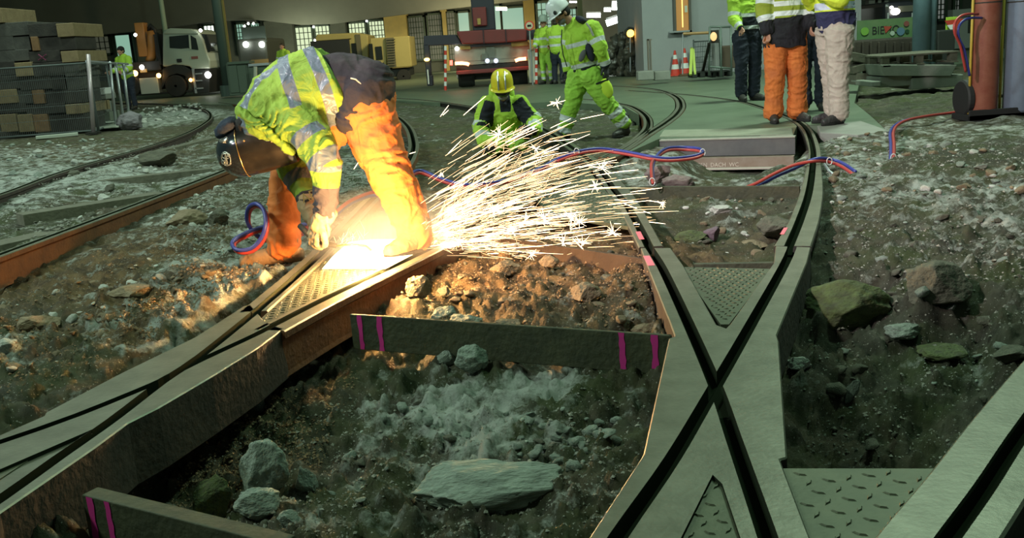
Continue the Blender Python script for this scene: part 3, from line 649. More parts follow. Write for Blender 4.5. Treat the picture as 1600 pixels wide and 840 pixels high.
def hardhat(root,c,fwd,up,m,sz=1.0,brim=True,name='hard_hat',parent=None):
    f=Vector(fwd).normalized(); u=Vector(up); u=(u-f*u.dot(f)).normalized(); s=f.cross(u); R=Matrix((f,s,u)).transposed(); c=Vector(c)
    mb=MB(); n=28; prof=[(1.0,0),(1.0,.02),(.985,.06),(.93,.10),(.80,.135),(.58,.158),(.3,.168),(.02,.170)]
    V=[];Fs=[]
    for r,z in prof:
        for k in range(n):
            a=2*PI*k/n; V.append(c+R@Vector((.138*r*math.cos(a)*sz,.118*r*math.sin(a)*sz,z*sz)))
    m_=len(prof)
    for i in range(m_-1):
        for k in range(n): Fs.append((i*n+k,i*n+(k+1)%n,(i+1)*n+(k+1)%n,(i+1)*n+k))
    Fs.append(tuple((m_-1)*n+k for k in range(n)))
    # inner shell
    k0=len(V)
    for r,z in prof:
        for k in range(n):
            a=2*PI*k/n; V.append(c+R@Vector((.131*r*math.cos(a)*sz,.111*r*math.sin(a)*sz,(z-.004)*sz)))
    for i in range(m_-1):
        for k in range(n): Fs.append((k0+i*n+(k+1)%n,k0+i*n+k,k0+(i+1)*n+k,k0+(i+1)*n+(k+1)%n))
    for k in range(n): Fs.append((k,k0+k,k0+(k+1)%n,(k+1)%n))
    mb.add(V,Fs)
    for y in(-.03,0,.03):   # ridges
        pts=[c+R@Vector((x*sz,y*sz,z*sz)) for x,z in((.128,.055),(.10,.118),(.05,.156),(0,.168),(-.05,.158),(-.10,.124))]
        mb.tube(pts,.0065*sz,6)
    if brim:
        V=[];Fs=[]
        for k in range(13):
            a=-1.25+2.5*k/12; e=.052*max(0,math.cos(a*1.1))**.7+.008
            for rr,z in((0,.012),(e,-.004),(e,-.009),(0,.004)):
                V.append(c+R@Vector(((.136+rr)*math.cos(a)*sz,(.117+rr)*math.sin(a)*sz,z*sz)))
        for k in range(12):
            for j in range(4): Fs.append((k*4+j,(k+1)*4+j,(k+1)*4+(j+1)%4,k*4+(j+1)%4))
        Fs+= [(0,1,2,3),(51,50,49,48)]
        mb.add(V,Fs)
    o=mb.build(name,m,smooth=True); put(o,root); return o
def build_person(name,label,J,root_at,jacket,trousers,vox=.009,attrJ=None,attrT=None,rad=None,glove=None,bare_hands=False,boots=True,bootm=None,
        facing=(0,-1,0),headdir=None,headup=(0,0,1),hat=None,hair=None,hands=True,ground=(0,0),wr=.012,seed=0,scale=1.0,extra=None,hem=None,group=None,curl=.5,beanie=None,postJ=None,sleeve_end=.97,eyes=True):
    root=empty(name,root_at); tag(root,label,'person',group)
    r=dict(sh=.085,el=.062,wr=.047,th=.105,kn=.078,an=.066,pel=.165,waist=.165,chest=.175,top=.13,k=.78)
    if rad: r.update(rad)
    f=Vector(facing).normalized(); side=f.cross(Vector((0,0,1))).normalized(); k=r['k']; hd=Vector(headdir) if headdir is not None else f
    # body
    b=MB(); ks=.84
    limb(b,[J['pelvis'],J['waist'],J['chest'],J['neck']],[r['pel']*ks*.85,r['waist']*ks*.85,r['chest']*ks*.8,.06*scale],ax=f,k=k)
    limb(b,[J['neck'],J['head']],[.055*scale,.055*scale])
    q,R=head(b,J['head'],hd,headup,scale)
    for i in(0,1):
        limb(b,[J['sh'][i],J['el'][i],J['wr'][i]],[r['sh']*.65,.042*scale,.028*scale]); limb(b,[J['chest'],J['sh'][i]],[.07,.06])
        limb(b,[J['hip'][i],J['kn'][i],J['an'][i]],[.08*scale,.055*scale,.04*scale]); 
        if hands:
            hdv=J['hand'][i] if 'hand' in J else (Vector(J['wr'][i])-Vector(J['el'][i])); pn=J['palm'][i] if 'palm' in J else -side*(1 if i==0 else -1)+f*.2
            hand(b,J['wr'][i],hdv,pn,curl=curl if not isinstance(curl,(list,tuple)) else curl[i],sz=scale*1.0,side=1 if i else -1)
    body=fuse('body',b,min(vox,.0062) if hands or True else vox,M_skin,1,parent=root)
    if eyes:
        for s_ in(-1,1):
            e=MB().ell(q(.074,s_*.030,.005),(.0125*scale,)*3,n=12); eo=e.build('eye',M_eye,smooth=True); put(eo,root)
            e=MB().ell(q(.0835,s_*.030,.005),(.005*scale,.006*scale,.006*scale),n=10,R=R); i_=e.build('iris',M_iris,smooth=True); i_.parent=eo; i_.location=-Vector(root.location)*0-Vector(eo.location)-Vector(root.location); i_.location=Vector((0,0,0)) if True else 0
    # trousers
    t=MB()
    limb(t,[Vector(J['pelvis'])+Vector((0,0,.04)),J['pelvis']],[r['pel']*.93,r['pel']],ax=f,k=k)
    for i in(0,1):
        A=Vector(J['an'][i]); Kn=Vector(J['kn'][i]); e=A+(A-Kn).normalized()*.0
        limb(t,[J['pelvis'] if False else Vector(J['hip'][i]),Vector(J['hip'][i]).lerp(Kn,.5),Kn,Kn.lerp(A,.6),e],[r['th']*1.12,r['th'],r['kn'],r['kn']*.93,r['an']])
    tr=fuse('trousers',t,vox,trousers,3,attr=attrT,wr=wr,wscale=(1,1,2.2),seed=seed,parent=root)
    # jacket
    j=MB(); hm=Vector(hem) if hem is not None else Vector(J['pelvis'])
    limb(j,[hm,J['waist'],J['chest'],Vector(J['neck'])-(Vector(J['neck'])-Vector(J['chest'])).normalized()*.03],[r.get('hem',r['pel']*1.08),r['waist']*1.04,r['chest'],r['top']],ax=f,k=k*1.03)
    for i in(0,1):
        S0=Vector(J['sh'][i]);E=Vector(J['el'][i]);Wp=Vector(J['wr'][i]); Wp=E+(Wp-E)*sleeve_end
        limb(j,[S0,S0.lerp(E,.5),E,E.lerp(Wp,.5),Wp],[r['sh'],r['sh']*.92,r['el']*1.05,r['el']*.95,r['wr']]); limb(j,[J['chest'],S0],[r['chest']*.55,r['sh']*.98])
    limb(j,[J['chest'],J['neck']],[.10*scale,.075*scale])
    ja=fuse('jacket',j,vox,jacket,3,post=postJ,attr=attrJ,wr=wr,wscale=(1,1,1.4),seed=seed+5,parent=root)
    if glove:
        for i in(0,1):
            g=MB(); hdv=J['hand'][i] if 'hand' in J else (Vector(J['wr'][i])-Vector(J['el'][i])); pn=J['palm'][i] if 'palm' in J else -side*(1 if i==0 else -1)+f*.2
            hand(g,J['wr'][i],hdv,pn,curl=curl if not isinstance(curl,(list,tuple)) else curl[i],sz=scale*1.04,side=1 if i else -1,r=1.28)
            limb(g,[Vector(J['wr'][i])-Vector(hdv).normalized()*.03,Vector(J['wr'][i])+Vector(hdv).normalized()*.02],[.038*scale,.034*scale])
            fuse('glove',g,.0062,glove,1,parent=root)
    if boots:
        for i in(0,1): boot(root,J['an'][i],J['toe'][i],ground[i],bootm,sz=scale,vox=max(.007,vox*.8))
    if hat: hardhat(root,Vector(J['head'])+Vector(headup).normalized()*.045*scale,hd,headup,hat,sz=scale)
    if hair:
        h=MB(); c=q(-.018,0,.048); h.ell(c,(.100*scale,.084*scale,.085*scale),R=R,n=20); h.ell(q(-.06,0,-.02),(.05*scale,.07*scale,.07*scale),R=R,n=16)
        put(h.build('hair',hair,smooth=True),root)
    if beanie:
        h=MB(); c=q(-.014,0,.05); h.ell(c,(.106*scale,.090*scale,.090*scale),R=R,n=24); h.ell(q(-.04,0,.0),(.076*scale,.085*scale,.07*scale),R=R,n=20)
        put(h.build('beanie',beanie,smooth=True),root)
    if extra: extra(root,q,R)
    return root
def stance(x,y,z,h,face,feet=.12,arms=((.1,.1),(.1,.1)),lean=0,step=0):
    """world joints of a standing figure; face = heading angle in degrees (0 = looks along -Y, to the camera; 90 = looks to image left)"""
    a=math.radians(face); f=Vector((-math.sin(a),-math.cos(a),0)); s=f.cross(Vector((0,0,1))); b=Vector((x,y,z)); k=h/1.78; U=Vector((0,0,1))
    J={}; P=lambda F_,S_,Z_:b+f*F_*k+s*S_*k+U*Z_*k
    J['pelvis']=P(0,0,.93);J['waist']=P(lean*.1,0,1.10);J['chest']=P(lean*.25,0,1.33);J['neck']=P(lean*.35,0,1.52);J['head']=P(lean*.5+.02,0,1.655)
    J['sh']=[P(lean*.3,q*.185,1.43) for q in(-1,1)]
    J['el']=[P(lean*.3+arms[i][0]*.3,(q*.235),1.16) for i,q in enumerate((-1,1))]
    J['wr']=[P(lean*.3+arms[i][0]*.3+arms[i][1],(q*.22),.93+abs(arms[i][1])*.55) for i,q in enumerate((-1,1))]
    J['hip']=[P(0,q*.09,.90) for q in(-1,1)]; J['kn']=[P(.03+q*step*.5,q*(.10+feet*.2),.50) for q in(-1,1)]; J['an']=[P(q*step,q*(.08+feet*.5),.10) for q in(-1,1)]
    J['toe']=[f+s*q*.25 for q in(-1,1)]
    return J,f,s
# ================================================================== BACKGROUND
def pxbox(mb,x0,y0,x1,y1,Y,dep,mi=0):
    """upright box whose camera-side face spans a pixel rectangle at depth Y"""
    k=Y/F; c=W((x0+x1)/2,(y0+y1)/2,Y); mb.box((c.x,Y+dep/2,c.z),(abs(x1-x0)*k,dep,abs(y1-y0)*k),mi=mi); return c
M_fac=mat('dark olive concrete facade',(.070,.078,.058),.85,c2=(.045,.05,.038),scale=1.5,bump=.2,bscale=8,amt=.1)
M_fas=mat('panelled concrete soffit',(.085,.088,.068),.85,c2=(.060,.064,.050),scale=.7,bump=.15,bscale=6,amt=.1)
M_frame=mat('dark green steel frame',(.018,.035,.018),.6)
M_ochre=mat('ochre painted column',(.26,.19,.045),.7,c2=(.18,.14,.04),scale=2,amt=.2)
M_lit=emis('lit frosted glazing',(.85,1,.62),.8); M_dim=emis('dim glazing',(.45,.50,.34),.10); M_litg=emis('green lit glazing',(.55,1,.75),.42); M_lit2=emis('bright white glazing',(.85,1,.85),2.2)
M_grg=mat('unlit green glass',(.05,.09,.06),.15)
Yf=50.0
# back wall: facade behind the vehicles and a deep overhang above it
def world_wall(name,x0,x1,z0,z1,Y,th,m): 
    o=MB().box(((x0+x1)/2,Y+th/2,(z0+z1)/2),(x1-x0,th,z1-z0)).build(name,m); tag(o,kind='structure'); return o
world_wall('wall_back',-36,3.4,-.3,7.2,Yf+1.2,.4,M_fac)
world_wall('wall_back_upper',-36,3.4,3.35,9.5,Yf-3.0,.5,M_fas)
# overhang underside and fascia whose lower edge rises to the left like the photo
pts=[]
fas=MB()
edge=[(-60,60),(60,62),(150,55),(250,46),(330,33),(400,31),(470,39),(520,37),(560,32),(620,24),(700,14),(780,5),(862,-4)]
Yo=Yf-3.0
P=[W(a,b,Yo) for a,b in edge]; top=[Vector((p.x,Yo,14)) for p in (P[-1],P[0])]
fas.prism([Vector((p.x,Yo-.3,p.z)) for p in P]+[Vector((t.x,Yo-.3,t.z)) for t in top],(0,.6,0))
for k in range(7):       # raised joints between the cast panels
    x=P[0].x+(P[-1].x-P[0].x)*(k+.5)/7; fas.box((x,Yo-.32,7.5),(.07,.06,6.0))
for z in(5.2,6.8): fas.box(((P[0].x+P[-1].x)/2,Yo-.32,z),(P[-1].x-P[0].x,.06,.07))
o=fas.build('ceiling_overhang',M_fas); tag(o,kind='structure')
o=MB().box((-16,Yf-2,9.2),(42,12,.3)).build('ceiling',M_fas); tag(o,kind='structure')
wn=[0]
def window(x0,y0,x1,y1,nx,ny,glass,Y=Yf+.95,fr=None,fw=.09,kind='window'):
    wn[0]+=1; k=Y/F; c=W((x0+x1)/2,(y0+y1)/2,Y); w_,h_=(x1-x0)*k,(y1-y0)*k; r=empty('%s_%d'%(kind,wn[0]),c); tag(r,kind='structure')
    m=MB()
    for s_ in(-1,1): m.box((c.x+s_*w_/2,Y,c.z),(fw,.14,h_+fw)); m.box((c.x,Y,c.z+s_*h_/2),(w_+fw,.14,fw))
    for i in range(1,nx): m.box((c.x-w_/2+w_*i/nx,Y,c.z),(.035,.06,h_))
    for i in range(1,ny): m.box((c.x,Y,c.z-h_/2+h_*i/ny),(w_,.06,.035))
    put(m.build('window_frame',fr or M_frame),r); put(MB().box((c.x,Y+.03,c.z),(w_,.02,h_)).build('pane',glass),r); return r
for a in [(463,43,489,88,4,5,M_lit),(494,41,517,88,4,5,M_lit),(545,36,571,60,5,3,M_lit),(577,33,601,62,5,4,M_lit),(371,38,388,84,4,7,M_litg),(394,37,408,84,4,7,M_litg),
 (322,41,339,104,3,4,M_lit2),(122,62,130,84,1,1,M_lit2),(148,57,172,84,3,3,M_dim),(182,55,206,100,1,1,M_litg),(640,28,664,92,6,8,M_dim),(670,24,692,92,6,8,M_dim),(700,21,713,92,3,8,M_dim),(716,20,734,60,1,1,M_litg),
 (770,10,783,60,1,1,M_litg),(785,13,819,60,1,1,M_litg)]: window(*a)
# columns between the windows
def pil(x0,x1,yt,yb,m,label,Y=Yf+.3,dep=.6,name='facade_column'):
    mb=MB(); c=pxbox(mb,x0,yt,x1,yb,Y,dep); k=Y/F
    mb.box((c.x,Y+dep/2,c.z-(yb-yt)*k/2+.2),((x1-x0)*k+.15,dep+.15,.4)); mb.box((c.x,Y+dep/2,c.z+(yb-yt)*k/2-.1),((x1-x0)*k+.12,dep+.12,.2))
    o=mb.build(name,m); tag(o,label,'column'); return o
pil(520,543,30,125,M_fac,'olive concrete column between the two lit window pairs')
pil(604,638,22,125,M_ochre,'wide ochre concrete column left of the crane truck')
pil(420,460,35,125,M_fac,'wide dark concrete column behind the distant worker in orange')
pil(821,837,-10,120,M_ochre,'yellow column beside the round traffic sign')
pil(694,700,15,125,M_ochre,'thin ochre column behind the crane truck outrigger')
pil(215,250,40,130,M_fac,'dark concrete column behind the left truck crane')
# bright depot hall right of the yellow column
M_hall=mat('depot hall grey wall',(.13,.14,.125),.8,c2=(.08,.09,.08),scale=.8,amt=.2)
world_wall('wall_hall',3.0,16,-.3,9,44,.3,M_hall)
hl=MB().box((9,36,6.6),(13,15,.3)).build('ceiling_hall',mat('hall ceiling',(.16,.16,.14),.8)); tag(hl,kind='structure')
M_tube=emis('fluorescent tube',(.9,1,.92),14)
def lamp(x0,y0,x1,y1,Y,label,rot=0,m=None):
    a=W(x0,(y0+y1)/2,Y); b=W(x1,(y0+y1)/2-(rot),Y); r=empty('ceiling_lamp',(a+b)/2); h=(y1-y0)*Y/F
    put(MB().bar(a,b,h*1.1,h).build('light_tube',m or M_tube),r); put(MB().bar(a+Vector((0,0,h*.7)),b+Vector((0,0,h*.7)),h*1.5,h*.35).build('housing',M_galv),r); tag(r,label,'lamp')
lamp(917,21,938,27,40,'lower left fluorescent lamp in the depot hall behind the striding man')
lamp(944,13,954,18,40,'small square lamp in the depot hall')
lamp(957,3,974,15,38,'biggest bright lamp at the top of the depot hall')
lamp(948,32,971,41,40,'tilted lower right lamp in the depot hall',rot=8)
lamp(1002,-2,1003,0,40,'pinpoint lamp at the top edge of the hall')
lamp(775,12,792,16,45,'long lamp over the green window right of the red mast')
lamp(890,2,905,4,40,'thin lamp above the white helmet')
pil(905,912,-10,118,M_frame,'green hall post right of the white helmet',Y=36,dep=.3,name='hall_post')
pil(974,988,-10,105,M_frame,'green hall post beside the orange-lit foil',Y=30,dep=.3,name='hall_post')
pil(1003,1007,-10,112,M_frame,'thin hall post against the pale building corner',Y=28,dep=.3,name='hall_post')
window(875,15,902,75,4,6,M_litg,Y=43.8); window(840,5,862,60,3,5,M_litg,Y=43.8); window(990,-5,1003,45,2,4,M_dim,Y=43.8)
# crumpled plastic sheet over a stack, lit orange by a warning lamp
tarp=MB()
for k,(x,y0,y1,Yt) in enumerate(((962,60,112,27),(972,58,113,26.6),(985,50,114,26.2),(996,60,113,26.6),(952,70,112,27))):
    pts=[W(x+random.uniform(-2,2),y0+(y1-y0)*t/6,Yt+random.uniform(-.1,.1)) for t in range(7)]; limb(tarp,pts,[.12+.05*math.sin(t*2+k) for t in range(7)],n=10)
fuse('plastic_sheet',tarp,.03,mat('dark crumpled plastic',(.05,.055,.05),.3,c2=(.12,.11,.08),scale=5,amt=.1),1,wr=.06,wfreq=5); o=bpy.data.objects['plastic_sheet']; tag(o,'dark crumpled plastic sheeting hung in the hall, lit orange in the middle','plastic sheet')
bl=empty('warning_lamp',W(985,52,26)); tag(bl,'glowing orange warning lamp above the crumpled plastic','lamp'); put(MB().ell(W(985,52,26),(.10,.10,.10)).build('lens',emis('amber lamp',(1,.45,.05),9),smooth=True),bl); put(MB().cyl(W(985,56,26),W(985,112,26),.02,8).build('lamp_pole',M_galv),bl)
# ---- pale building on the right
M_pale=mat('pale rendered wall',(.36,.365,.38),.85,c2=(.30,.305,.32),scale=1.2,bump=.1,bscale=30,amt=.1)
Yb=24.6
xw0=W(1006,100,Yb).x; xw1=W(1345,60,Yb).x
o=MB().box(((xw0+xw1)/2,Yb+2.5,3.6),(xw1-xw0,5,8)).build('wall_right',M_pale); tag(o,kind='structure')
r=window(1054,-22,1077,48,1,1,emis('amber lit room',(1,.50,.09),.35),Y=Yb-.04,fr=mat('grey window frame',(.10,.09,.08),.5),fw=.06)
mb=MB(); c=W(1052,50,Yb-.1); mb.box((c.x+.15,Yb-.1,c.z),(.5,.16,.04)); put(mb.build('window_sill',M_galv),r)
c=W(1066,10,Yb-.1); put(MB().box((c.x,Yb-.09,c.z),(.025,.02,1.0)).build('lit_strip',emis('strip of warm light',(1,.6,.15),2.2)),r)
c=W(1072,14,Yb-.1); put(MB().box((c.x,Yb-.09,c.z),(.07,.02,.16)).build('notice',mat('white notice',(.6,.6,.5),.8)),r)
# ---- traffic cones
M_cr=mat('cone red',(.62,.05,.03),.55); M_cw=mat('cone white band',(.75,.75,.75),.4)
def cone(px,pyb,h,label,base=M_black):
    g=G(px,pyb,0); r=empty('traffic_cone',g); tag(r,label,'traffic cone','traffic cones by the pale wall'); k=h/.75
    put(MB().lathe([(.15*k,.02),(.15*k,.05),(.135*k,.06)],g,20).build('collar',base or M_cr),r); put(MB().box(g+Vector((0,0,.015*k)),(.40*k,.40*k,.03*k)).build('base',base or M_cr,bevel=.01),r)
    zs=[.05,.20,.34,.50,.62,.75]; R=lambda z:(.135*(1-z/.80)+.018)*k
    for i in range(5): put(MB().lathe([(R(zs[i]),zs[i]*k),(R(zs[i+1]),zs[i+1]*k)],g,20).build('white_band' if i%2 else 'red_band',M_cw if i%2 else M_cr,smooth=False),r)
cone(1055.5,118.5,.62,'left red and white traffic cone, the slightly shorter one',M_cr)
cone(1070.5,117.8,.66,'right red and white traffic cone with a brown base',mat('brown cone base',(.16,.08,.04),.7))
def thing_box(name,label,cat,x0,y0,x1,y1,Y,dep,m,bev=.01,extra=None):
    mb=MB(); pxbox(mb,x0,y0,x1,y1,Y,dep)
    if extra: extra(mb)
    o=mb.build(name,m,bevel=bev); tag(o,label,cat); return o
# kerb stones, pallets by the wall
for i,(x0,x1) in enumerate(((997,1022),(1023,1048))):
    thing_box('kerb_stone',('left','right')[i]+' one of two grey kerb stones lying under the black valve','kerb stone',x0,111,x1,125,20.8+i*.15,.3,M_conc,.02)
def pallet(x0,x1,y0,y1,Y,label,m,dep=.9):
    k=Y/F; c=W((x0+x1)/2,y1,Y); w_=(x1-x0)*k; h_=(y1-y0)*k; r=empty('pallet',(c.x,Y+dep/2,c.z)); tag(r,label,'pallet')
    for j in range(5): put(MB().box((c.x,Y+dep*(j+.5)/5,c.z+h_-.012),(w_,dep/6.2,.024)).build('deck_board',m,bevel=.003),r)
    for i in range(3):
        put(MB().box((c.x+(i-1)*w_*.43,Y+dep/2,c.z+.012),(.10,dep,.022)).build('bottom_board',m),r)
        for j in(0,1,2): put(MB().box((c.x+(i-1)*w_*.43,Y+dep*(.08+.42*j),c.z+h_/2),(.10,.10,h_-.05)).build('block',m),r)
    return r
M_blackp=mat('black plastic pallet',(.02,.022,.02),.6); M_woodp=mat('grey weathered wood',(.13,.125,.09),.85,c2=(.08,.075,.055),scale=10,bump=.4,amt=.2)
pallet(1084,1112,112,121,20.9,'dark plastic pallet lying just right of the cones',M_blackp,.5)
pallet(1113,1142,111,120,20.9,'dark plastic pallet lying behind the legs of the man in jeans',M_blackp,.5)
# valve / hydrant shaped plant
hv=empty('stand_valve',G(1025,112.5)); tag(hv,'small black forked valve standing behind the kerb stones','valve')
b0=G(1025,112.5); tpx=lambda x,y:W(x,y,b0.y)
put(MB().tube([b0,tpx(1025,101)],.05,10).build('stem',M_black,smooth=True),hv)
for q in([(1025,103),(1021,99),(1019,94)],[(1025,101),(1030,97),(1031,92)],[(1025,101),(1024,95),(1022,90)]): put(MB().tube([tpx(*a) for a in q],[.05,.045,.03],8).build('branch',M_black,smooth=True),hv)
# post pair, yellow folded stand, mesh panel, barrier with lamp, tube frame, prop
mb=MB(); pxbox(mb,1012,62,1014.5,112,21,.06); pxbox(mb,1016,64,1018,112,21,.06); pxbox(mb,1011.5,61,1018.5,63,21,.08); o=mb.build('twin_post',mat('brown grey post',(.16,.13,.11),.7)); tag(o,'narrow twin wooden post leaning at the corner of the pale building','post')
mb=MB(); mb.bar(W(1081,75,21.3),W(1079,117,20.9),.06,.05); mb.bar(W(1083,77,21.3),W(1086,117,20.9),.05,.05); mb.bar(W(1079,100,21.1),W(1085,100,21.1),.03,.03); o=mb.build('folded_stand',mat('yellow green paint',(.45,.55,.10),.6)); tag(o,'yellow-green folded stand right of the traffic cones','stand')
def meshfence(name,label,a,b,zt,nx,nz,m,r_=.004,posts=True,zb=.05,pr=.02,group=None):
    a=Vector(a);b=Vector(b); r=empty(name,(a+b)/2); tag(r,label,'fence',group)
    mb=MB(); U=Vector((0,0,1))
    for i in range(1,nx): p=a.lerp(b,i/nx); mb.cyl(p+U*zb,p+U*zt,r_,4)
    for i in range(nz+1): z=zb+(zt-zb)*i/nz; mb.cyl(a+U*z,b+U*z,r_,4)
    put(mb.build('wire_mesh',m),r)
    mb=MB(); 
    for z in(zb,zt): mb.cyl(a+U*z,b+U*z,pr*.8,8)
    put(mb.build('rail_tube',m,smooth=True),r)
    for p in(a,b): put(MB().cyl(p,p+U*(zt+.05),pr,10).build('post',m,smooth=True),r)
    return r
M_wire=mat('grey wire',(.10,.115,.115),.6,.3)
meshfence('mesh_barrier','low grey wire barrier against the pale wall behind the cones',G(1085,117),G(1128,115),.8,16,6,M_wire,.006)
fr=MB(); 
for q in(((1109,42),(1108,118)),((1126,43),(1127,120)),((1109,42),(1142,42)),((1109,104),(1142,107)),((1142,42),(1143,118))): fr.cyl(W(*q[0],20.7),W(*q[1],20.7),.022,8)
o=fr.build('tube_frame',mat('grey green tube frame',(.16,.20,.18),.5,.4),smooth=True); tag(o,'tall grey tube frame standing left of the man in jeans','frame')
bb=empty('barrier_boom',W(1085,52,21)); tag(bb,'thin horizontal boom on a post in front of the pale wall','barrier')
put(MB().cyl(W(1067,53,21),W(1110,51,21),.03,8).build('boom',mat('rust orange strip',(.35,.20,.08),.6)),bb); put(MB().cyl(W(1067,53,21),W(1066.5,116,21),.015,8).build('post',M_galv),bb)
la=empty('signal_lamp',W(1116,57,20.4)); tag(la,'square amber lamp on the tube frame beside the pale wall','lamp'); put(MB().ell(W(1115,57,20.35),(.07,.05,.09)).build('lens',emis('amber lens',(1,.62,.25),1.2),smooth=True),la); put(MB().box(W(1117,57,20.45),(.16,.08,.26)).build('housing',M_dark,bevel=.01),la)
o=MB().bar(W(1108,68,20.5),W(1098,112,21.2),.05,.05).build('prop_bar',M_dark); tag(o,'dark bar leaning diagonally against the tube frame','bar')
o=MB().cyl(W(1118,66,20.8),W(1120,104,20.8),.09,14).build('grey_pipe',mat('dull grey pipe',(.2,.2,.2),.6)); tag(o,'short grey pipe upright inside the tube frame','pipe')
# brown container behind the group, green banner fence
M_bin=mat('dark brown container steel',(.045,.035,.025),.8,c2=(.03,.025,.02),scale=4,bump=.3,bscale=15)
def binx(mb):
    for k in range(9): pxbox(mb,1335+k*12.5,66,1338+k*12.5,98,17.9,.08)
thing_box('container','dark brown steel container behind the beige-trousered man','container',1332,62,1446,108,18,1.2,M_bin,.02,binx)
thing_box('container','small dark brown skip left of the man in orange trousers','container',1129,72,1152,106,21.2,.6,mat('brown skip',(.10,.07,.05),.8),.02)
bf=empty('banner_fence',W(1390,45,21.5)); tag(bf,'green printed banner on a wire fence above the brown container','banner')
Yn=21.5; mb=MB(); c=W(1388,46,Yn); mb.box((c.x,Yn,c.z),(96*Yn/F,.03,32*Yn/F)); put(mb.build('banner',mat('green banner print',(.07,.16,.06),.7,c2=(.13,.19,.09),scale=3,amt=.3)),bf)
for (x,y,rx,ry,c_l,n_) in((1351,49,6,6,(.16,.34,.05),'round_print'),(1407,49,6,6,(.08,.16,.24),'blue_print'),(1416,37,4,4,(.20,.06,.05),'red_print'),(1417,49,3,3,(.01,.05,.02),'dark_print'),(1394,52,3.5,6,(.35,.42,.36),'white_print')):
    put(MB().lathe([(.01,0),(rx*Yn/F,0),(rx*Yn/F,.02),(.01,.02)],W(x,y,Yn-.03),18,R=Matrix.Rotation(PI/2,3,'X')).build(n_,mat(n_,c_l,.7)),bf)
textobj('lettering','BIEHO',.24,M_black,W(1362,54,Yn-.03),(1,-0,0),(0,0,1),parent=bf,sx=.9)
mb=MB(); a,b,c=W(1381,41,Yn-.04),W(1394,41,Yn-.04),W(1384,52,Yn-.04); mb.prism([a,b,c],(0,.01,0)); put(mb.build('red_triangle_print',mat('red print',(.35,.05,.03),.7)),bf)
for x in(1339,1388,1426,1430): put(MB().cyl(W(x,20,Yn+.05),Vector((W(x,65,Yn).x,Yn+.05,0)),.025,8).build('post',M_galv),bf)
world_wall('wall_far_right',W(1345,20,34).x,40,-.2,10,34,.3,mat('dim olive far wall',(.05,.055,.045),.85))
for x0,x1 in((1358,1367),(1372,1377),(1382,1388)): pil(x0,x1,-10,32,mat('pale column',(.20,.20,.18),.8),'pale vertical column in the dim wall behind the banner, at pixel-thin width'.replace(', at pixel-thin width',(', broadest',', middle one',', next to the dark van')[(x0>1360)+(x0>1380)]),Y=30,dep=.3)
vn=empty('parked_van',W(1410,15,26)); tag(vn,'dark vehicle with a bright reflection above the banner fence','van')
mb=MB(); pxbox(mb,1382,4,1428,84,26,2.4); put(mb.build('body',mat('dark van paint',(.03,.03,.04),.3,coat=.5),bevel=.12),vn)
mb=MB(); pxbox(mb,1404,9,1427,18,25.97,.05); put(mb.build('windscreen',mat('dull glass',(.16,.15,.12),.1)),vn)
mb=MB(); mb.ell(W(1399,18,25.9),(.13,.06,.09)); mb.ell(W(1393,11.5,25.9),(.05,.05,.04)); put(mb.build('headlight',emis('white light',(1,1,.85),5),smooth=True),vn)
# blue steel columns
for x0,x1,l in((1427,1453,'wider of the two blue steel columns rising behind the pallets'),(1452,1463,'narrow blue steel column beside the wider blue one')):
    Yc=16.2; k=Yc/F; x=W((x0+x1)/2,40,Yc).x; mb=MB().cyl((x,Yc,0),(x,Yc,3.2),(x1-x0)*k/2,24); mb.cyl((x,Yc,.0),(x,Yc,.03),(x1-x0)*k*.62,24)
    o=mb.build('steel_column',mat('blue grey paint',(.16,.25,.30),.6,c2=(.11,.18,.22),scale=4,amt=.2) if x0<1430 else bpy.data.materials['blue grey paint'],smooth=False); tag(o,l,'column')
    for p in o.data.polygons: p.use_smooth=abs(p.normal.z)<.5
# triangular warning sign, barred windows on far right
r=empty('warning_sign',W(1489,40,19)); tag(r,'red and white triangular warning sign on a yellow-green board','sign')
mb=MB(); pxbox(mb,1478,27,1500,56,19,.02); put(mb.build('backing_board',mat('fluorescent board',(.35,.55,.05),.6),bevel=.02),r)
def tri3(s,y): c=W(1489,42,19); return [Vector((c.x-.17*s,y,c.z+.12*s)),Vector((c.x+.17*s,y,c.z+.14*s)),Vector((c.x+.06*s,y,c.z-.19*s))]
put(MB().prism(tri3(1.05,18.97),(0,.01,0)).build('red_triangle',mat('sign red',(.5,.05,.03),.5)),r); put(MB().prism([p+Vector((-.05,0,-.02)) for p in tri3(.5,18.955)],(0,.01,0)).build('white_triangle',M_cw),r); put(MB().cyl(W(1489,50,19.05),Vector((W(1489,50,19.05).x,19.05,0)),.02,8).build('post',M_galv),r)
M_dimr=emis('dim far window',(.5,.55,.5),.28)
window(1463,-8,1477,30,2,5,M_dimr,Y=33.8); window(1490,-8,1500,26,2,4,M_dimr,Y=33.8)
pil(1490,1512,16,74,mat('light panel',(.20,.22,.20),.8),'light grey wall panel behind the blue hose',Y=28,dep=.2)
thing_box('dark_bin','black bin under the triangular warning sign','bin',1465,48,1492,104,18,.5,M_blackp,.02)
